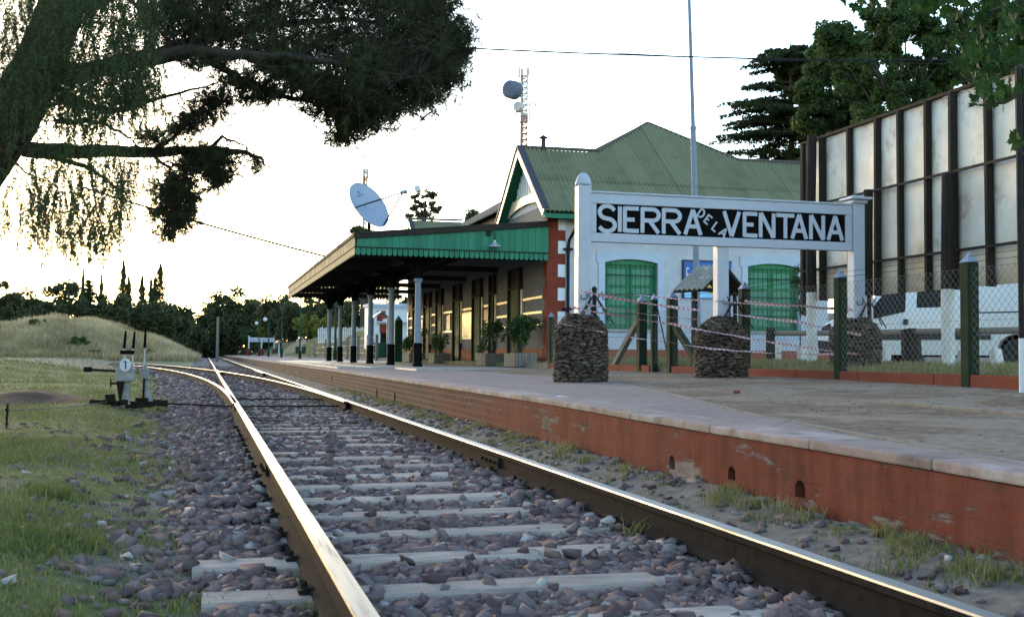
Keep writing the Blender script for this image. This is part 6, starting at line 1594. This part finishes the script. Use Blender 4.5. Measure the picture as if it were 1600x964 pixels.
# ---------------------------------------------------------------- pepper tree, weeping strands on the left
QD = 10.5
pp_ = thing('pepper_tree', 'weeping pepper tree with fine green strands hanging before the pine at the upper left', 'tree', (onD(-330, 640, QD).x, onD(-330, 640, QD).y, -.1))
m = MB(); b0 = onD(-330, 640, QD); b0.z = -.25
m.tube([b0, onD(-320, 420, QD), onD(-250, 200, QD), onD(-160, 40, QD), onD(-60, -70, QD)], [.30, .25, .2, .15, .1], 10); m.build('trunk', MAT['bark'], pp_, smooth=True)
m = MB()
for P in ([(-160, 40), (-60, -20), (60, -40), (180, -20), (235, 30)], [(-250, 200), (-120, 150), (0, 130), (90, 140), (160, 170)], [(-60, -70), (60, -110), (180, -90)], [(-120, 150), (-40, 220), (60, 240), (140, 262), (190, 300)], [(0, 230), (40, 270), (90, 290), (80, 350)], [(60, 240), (95, 262), (60, 330), (100, 400)], [(140, 262), (150, 320), (110, 380), (112, 440)]):
    Q = [onD(a, b, QD+.1*k) for k, (a, b) in enumerate(P)]; m.tube(Q, [.05-.009*k if len(P) > 4 else .014-.003*k for k in range(len(P))], 6)
m.build('limb', MAT['bark'], pp_, smooth=True)
LV, TW = [], []
def strand(px, py, L, dd):
    p = np.array(onD(px, py, QD+dd)); n = max(4, int(L/.018)); dr = rng.normal(0, .24, 2); seg = L/n; prev = p.copy()
    for k in range(n):
        dr = dr+rng.normal(0, .07, 2)
        t = k/n; nx = prev+np.array([dr[0]*(1-t*.6)*seg, dr[1]*(1-t)*seg, -seg*.97])
        if k % 2 == 0: TW.append([prev-[.0018, 0, 0], prev+[.0018, 0, 0], nx+[.0014, 0, 0], nx-[.0014, 0, 0]])
        for s in (-1, 1):
            if rng.random() < .8:
                a = np.array([s*rng.uniform(.5, 1), rng.normal(0, .5), -.9-rng.random()*.5]); a /= np.linalg.norm(a); l = rng.uniform(.024, .044); b = np.cross(a, rng.normal(0, 1, 3)); b /= np.linalg.norm(b)+1e-9; w = .0054
                LV.append([prev, prev+a*l*.5+b*w, prev+a*l, prev+a*l*.5-b*w])
        prev = nx
def field(n, x0, x1, y0, y1, l0, l1, f=None):
    for _ in range(n):
        px, py = rng.uniform(x0, x1), rng.uniform(y0, y1)
        if f and rng.random() > f(px, py): continue
        strand(px, py, rng.uniform(l0, l1), rng.uniform(-.8, .8))
field(1050, -60, 244, -60, 120, .3, .75, lambda x, y: (1 if not (10 < x < 45 and 30 < y < 60) else .2)*(.45+.55*(sin(x*.05+1)*sin(y*.06+x*.02) > -.2)))
field(330, -60, 180, 90, 200, .25, .7, lambda x, y: .35+.65*(x > 75))
field(170, 120, 250, 90, 180, .2, .5)
field(420, -50, 210, 215, 300, .25, .75, lambda x, y: .2+.8*(x > 45))
field(230, 0, 190, 290, 360, .2, .55)
field(60, 90, 170, 340, 380, .15, .38)
field(30, 200, 250, 236, 260, .2, .5)
soup('leaflets', np.array(LV), MAT['leaf_pepper'], pp_, rng.random(len(LV))); soup('twigs', np.array(TW), MAT['bark'], pp_, None)

# ---------------------------------------------------------------- maple branch, upper right
MD = 7.6
mbase = onD(1790, 600, 8.2)
mp_ = thing('maple_tree', 'maple with large lobed green leaves hanging in from the upper right corner', 'tree', (mbase.x, mbase.y, .38))
m = MB(); m.tube([(mbase.x, mbase.y, .3), onD(1800, 400, 8.2), onD(1780, 150, 8.1), onD(1760, -150, 8.0), onD(1740, -400, 8.0)], [.17, .14, .12, .10, .06], 10); m.build('trunk', MAT['bark_far'], mp_, smooth=True)
m = MB()
BR = [[(1775, 60), (1680, 70), (1600, 95), (1530, 120), (1490, 135)], [(1770, -60), (1680, -30), (1600, 0), (1540, 20), (1500, 60)], [(1765, -120), (1600, -110), (1470, -60), (1390, -15), (1360, 10)], [(1680, 70), (1620, 130), (1570, 160), (1530, 165)], [(1778, 120), (1680, 150), (1610, 215), (1585, 235)]]
for P in BR: m.tube([onD(a, b, MD+.15*k) for k, (a, b) in enumerate(P)], [.035, .024, .015, .009, .005][:len(P)], 6)
m.build('limb', MAT['bark_far'], mp_)
def maple_mesh(seed):
    r = random.Random(seed); pol = []
    spec = [(-90, .12), (-62, .62), (-40, .48), (-12, .95), (8, .60), (20, .78), (38, .50), (60, .86), (78, .74), (90, 1.08)]
    pts = [(rr*cos(radians(a)), rr*sin(radians(a))) for a, rr in spec]; pts += [(-x, y) for x, y in reversed(pts[1:-1])]
    vs = [(0, 0, .0)]+[(x*.055, y*.055+.045, -.35*(x*x+(y-.2)**2)*.03+r.uniform(-.004, .004)) for x, y in pts]; vs[0] = (0, .05, .006)
    n = len(pts); fs = [(0, 1+i, 1+(i+1) % n) for i in range(n)]
    b = len(vs); vs += [(-.0012, 0, 0), (.0012, 0, 0), (.0012, -.05, .012), (-.0012, -.05, .012)]; fs.append((b, b+1, b+2, b+3))
    me = bpy.data.meshes.new('leaf'); me.from_pydata(vs, [], fs); me.materials.append(MAT['leaf_maple_o']); return me
MAT['leaf_maple_o'] = M('maple_leaf_blade', [(.014,.036,.008),(.026,.058,.013)], 14, .55, .15, 60, objvar=.35, transl=.4)
MM = [maple_mesh(i) for i in range(4)]
def mleaf(px, py, d):
    p = onD(px, py, MD+d)-Vector(mp_.location)
    R3 = Matrix.Rotation(rng.uniform(0, 6.28), 4, 'Z') @ Matrix.Rotation(rng.uniform(.5, 2.2), 4, 'X') @ Matrix.Rotation(rng.uniform(-.9, .9), 4, 'Y')
    s = rng.uniform(.75, 1.25); share('leaf', MM[rng.integers(0, 4)], mp_, None, Matrix.Translation(p) @ R3 @ Matrix.Diagonal((s, s, s, 1)))
for n, x0, y0, sx_, sy_ in ((95, 1590, 70, 60, 60), (60, 1540, 110, 42, 32), (40, 1600, 20, 60, 25), (26, 1500, 20, 36, 22), (16, 1420, 5, 40, 12), (20, 1362, 14, 26, 14), (14, 1440, 14, 34, 12), (22, 1575, 155, 30, 14), (10, 1535, 160, 22, 10), (5, 1590, 235, 8, 12), (14, 1505, 90, 22, 24)):
    for _ in range(n): mleaf(x0+rng.normal(0, 1)*sx_*.6, y0+rng.normal(0, 1)*sy_*.6, rng.normal(0, .5))
# ================================================================ GRASS AND WEEDS
def blades(x, y, z, h, w, lean=.5):
    n = len(x); a = rng.uniform(0, 2*pi, n); d = np.stack([np.cos(a), np.sin(a), np.zeros(n)], -1); b = rng.uniform(0, 2*pi, n); q = np.stack([np.cos(b), np.sin(b), np.zeros(n)], -1)
    base = np.stack([x, y, z-.01], -1); hh = np.asarray(h)[:, None]; ww = np.asarray(w)[:, None]
    le = rng.uniform(.1, 1, (n, 1))*lean
    mid = base+q*hh*le*.4+np.array([0, 0, 1])*hh*.6; tip = base+q*hh*le+np.array([0, 0, 1])*hh*(1-.25*le)
    return np.concatenate([np.stack([base-d*ww, base+d*ww, mid+d*ww*.7, mid-d*ww*.7], 1), np.stack([mid-d*ww*.7, mid+d*ww*.7, tip, tip], 1)])
def gmask(x, y): return (.62*fnoise(x, y, .9, 2)+.5*fnoise(x, y, 2.6, 1)) 
GV, GR = [], []
for (x0, x1, y0, y1, dens, h0, h1, w) in ((-1.6, .34, 2.8, 7, 4200, .02, .07, .0024), (-4, -.1, 7, 14, 1700, .02, .075, .003), (-7, -.5, 14, 26, 420, .025, .08, .0045), (-14, -1.2, 26, 50, 90, .03, .10, .009), (-24, -2.0, 50, 88, 28, .05, .14, .02)):
    x, y = scatter(x0, x1, y0, y1, dens); lim = .12-.036*y+.26*fnoise(x, y, 1.6)
    lim = np.where(y > 16, np.minimum(lim, divx(y)-1.0), lim)
    g_ = gmask(x, y)
    pr = np.where(x < lim, .3+.7*sstep(-.55, .25, g_), .34*np.exp(-(x-lim)*3.6)); k = rng.random(len(x)) < pr
    k &= ~((y > 56) & (y < 80) & (rng.random(len(x)) > .18)); x, y, g_ = x[k], y[k], g_[k]; n = len(x); hs = rng.uniform(h0, h1, n)*(.7+.6*np.clip(g_+.3, 0, 1)); V = blades(x, y, gz(x, y), hs, np.full(n, w)*rng.uniform(.7, 1.4, n), .9); GV.append(V)
    r = np.clip(.42-.28*g_+rng.normal(0, .16, n), 0, 1); GR.append(np.tile(r, 2))
# verge behind the fence
x, y = scatter(8.62, 11.2, 4, 29.5, 330); n = len(x); GV.append(blades(x, y, gz(x, y), rng.uniform(.04, .12, n), np.full(n, .006), .9)); GR.append(np.tile(np.clip(.6+rng.normal(0, .18, n), 0, 1), 2))
x, y = scatter(8.9, 16, 60, 130, 30); n = len(x); GV.append(blades(x, y, gz(x, y), rng.uniform(.08, .25, n), np.full(n, .03), .9)); GR.append(np.tile(np.clip(.7+rng.normal(0, .15, n), 0, 1), 2))
soup('grass', np.concatenate(GV), MAT['grass'], None, np.concatenate(GR), 'stuff')
# dry tall grass on the mound
x, y = scatter(-34, 1, 85.5, 118, 130); h_ = gz(x, y); k = h_ > .05; x, y, h_ = x[k], y[k], h_[k]; n = len(x)
pt = fnoise(x, y, .5, 1)+.5*fnoise(x, y, 1.6, 2); V = blades(x, y, h_, rng.uniform(.25, .7, n)*np.clip(1+.6*pt, .3, 2), np.full(n, .028), .7); soup('dry_grass', V, MAT['drygrass'], None, np.tile(np.clip(.5+.45*pt+rng.normal(0, .15, n), 0, 1), 2), 'stuff')
# weeds: tufts between the rails and along the wall foot
WV, WR = [], []
def tuft(x, y, n, h, r, w=.0035, col=.25):
    xx = x+rng.normal(0, r, n); yy = y+rng.normal(0, r, n); WV.append(blades(xx, yy, gz(xx, yy)+.01, h*rng.uniform(.5, 1.1, n), np.full(n, w), 1.0)); WR.append(np.tile(np.clip(col+rng.normal(0, .12, n), 0, 1), 2))
for px, py, n, h, r in ((990, 832, 26, .16, .03), (960, 815, 90, .06, .07), (1005, 822, 20, .10, .05), (910, 785, 80, .05, .09), (800, 778, 90, .05, .08), (900, 845, 50, .045, .06), (930, 935, 120, .05, .09), (1000, 935, 70, .05, .06), (830, 752, 60, .05, .08), (1090, 870, 50, .05, .05), (1240, 930, 80, .06, .07), (640, 960, 60, .05, .06), (500, 940, 120, .07, .09), (440, 900, 80, .06, .08), (700, 640, 160, .12, .35), (460, 632, 160, .14, .5), (490, 628, 100, .12, .5)):
    p = onZ(px, py, -.15); tuft(p.x, p.y, n, h, r)
for k in range(120):
    y = 3.4+rng.random()**1.5*24; x = 2.98-abs(rng.normal(0, .14)); tuft(x, y, int(rng.uniform(20, 70)), rng.uniform(.04, .10), rng.uniform(.03, .08), .003, rng.uniform(.2, .75))
for k in range(26):
    y = 3.2+rng.random()*9; x = rng.uniform(2.35, 2.9); tuft(x, y, int(rng.uniform(15, 40)), rng.uniform(.025, .06), rng.uniform(.03, .07), .003, rng.uniform(.2, .6))
for px, py, n, h, r in ((80, 840, 220, .10, .13), (90, 775, 140, .11, .10), (30, 860, 120, .08, .1), (20, 730, 160, .08, .2), (300, 920, 90, .06, .1), (60, 960, 140, .06, .12)):
    p = onZ(px, py, -.12); tuft(p.x, p.y, n, h, r, .005, .12)
for k in range(40):
    y = rng.uniform(9, 27); tuft(8.42, y, 20, .08, .10, .005, .6) if rng.random() < .5 else tuft(8.72, y, 40, .22, .14, .006, .35)
soup('weeds', np.concatenate(WV), MAT['grass'], None, np.concatenate(WR), 'stuff')
# litter and loose blocks
p = onZ(880, 621, .335); m = MB(); m.add([p+Vector((-.07, -.03, .005)), p+Vector((.06, -.05, .012)), p+Vector((.08, .04, .006)), p+Vector((-.05, .05, .02))], [(0, 1, 2, 3)]); o = m.build('paper_scrap', MAT['white'], None, org=p); sd = o.modifiers.new('t', 'SOLIDIFY'); sd.thickness = .002; tag(o, 'crumpled white paper scrap lying on the platform left of the middle', 'litter')
p = onZ(1151, 614, .36); m = MB(); m.obox(p+Vector((0, 0, .012)), (.06, .05, .03), Matrix.Rotation(.5, 3, 'Z')); tag(m.build('red_scrap', MAT['brick'], None, org=p, bevel=.006), 'small red scrap lying on the dirt right of the middle pedestal', 'litter')
# low earth heap at the left
hp = onZ(28, 628, -.08)
def heap(x, y): return gz(x, y)-.02+.17*np.exp(-((x-hp.x)/.8)**2-((y-hp.y-1)/1.6)**2)*(1+.15*fnoise(x, y, 2.5))
g_ = grid_mesh('earth_heap', np.arange(hp.x-2, hp.x+2.1, .12), np.arange(hp.y-3, hp.y+5.1, .16), lambda X, Y: heap(X, Y)-.004, M('dark_earth', [(.015,.009,.006),(.03,.018,.013)], 4, .95, .8, 20, .04)); g_['kind'] = 'structure'
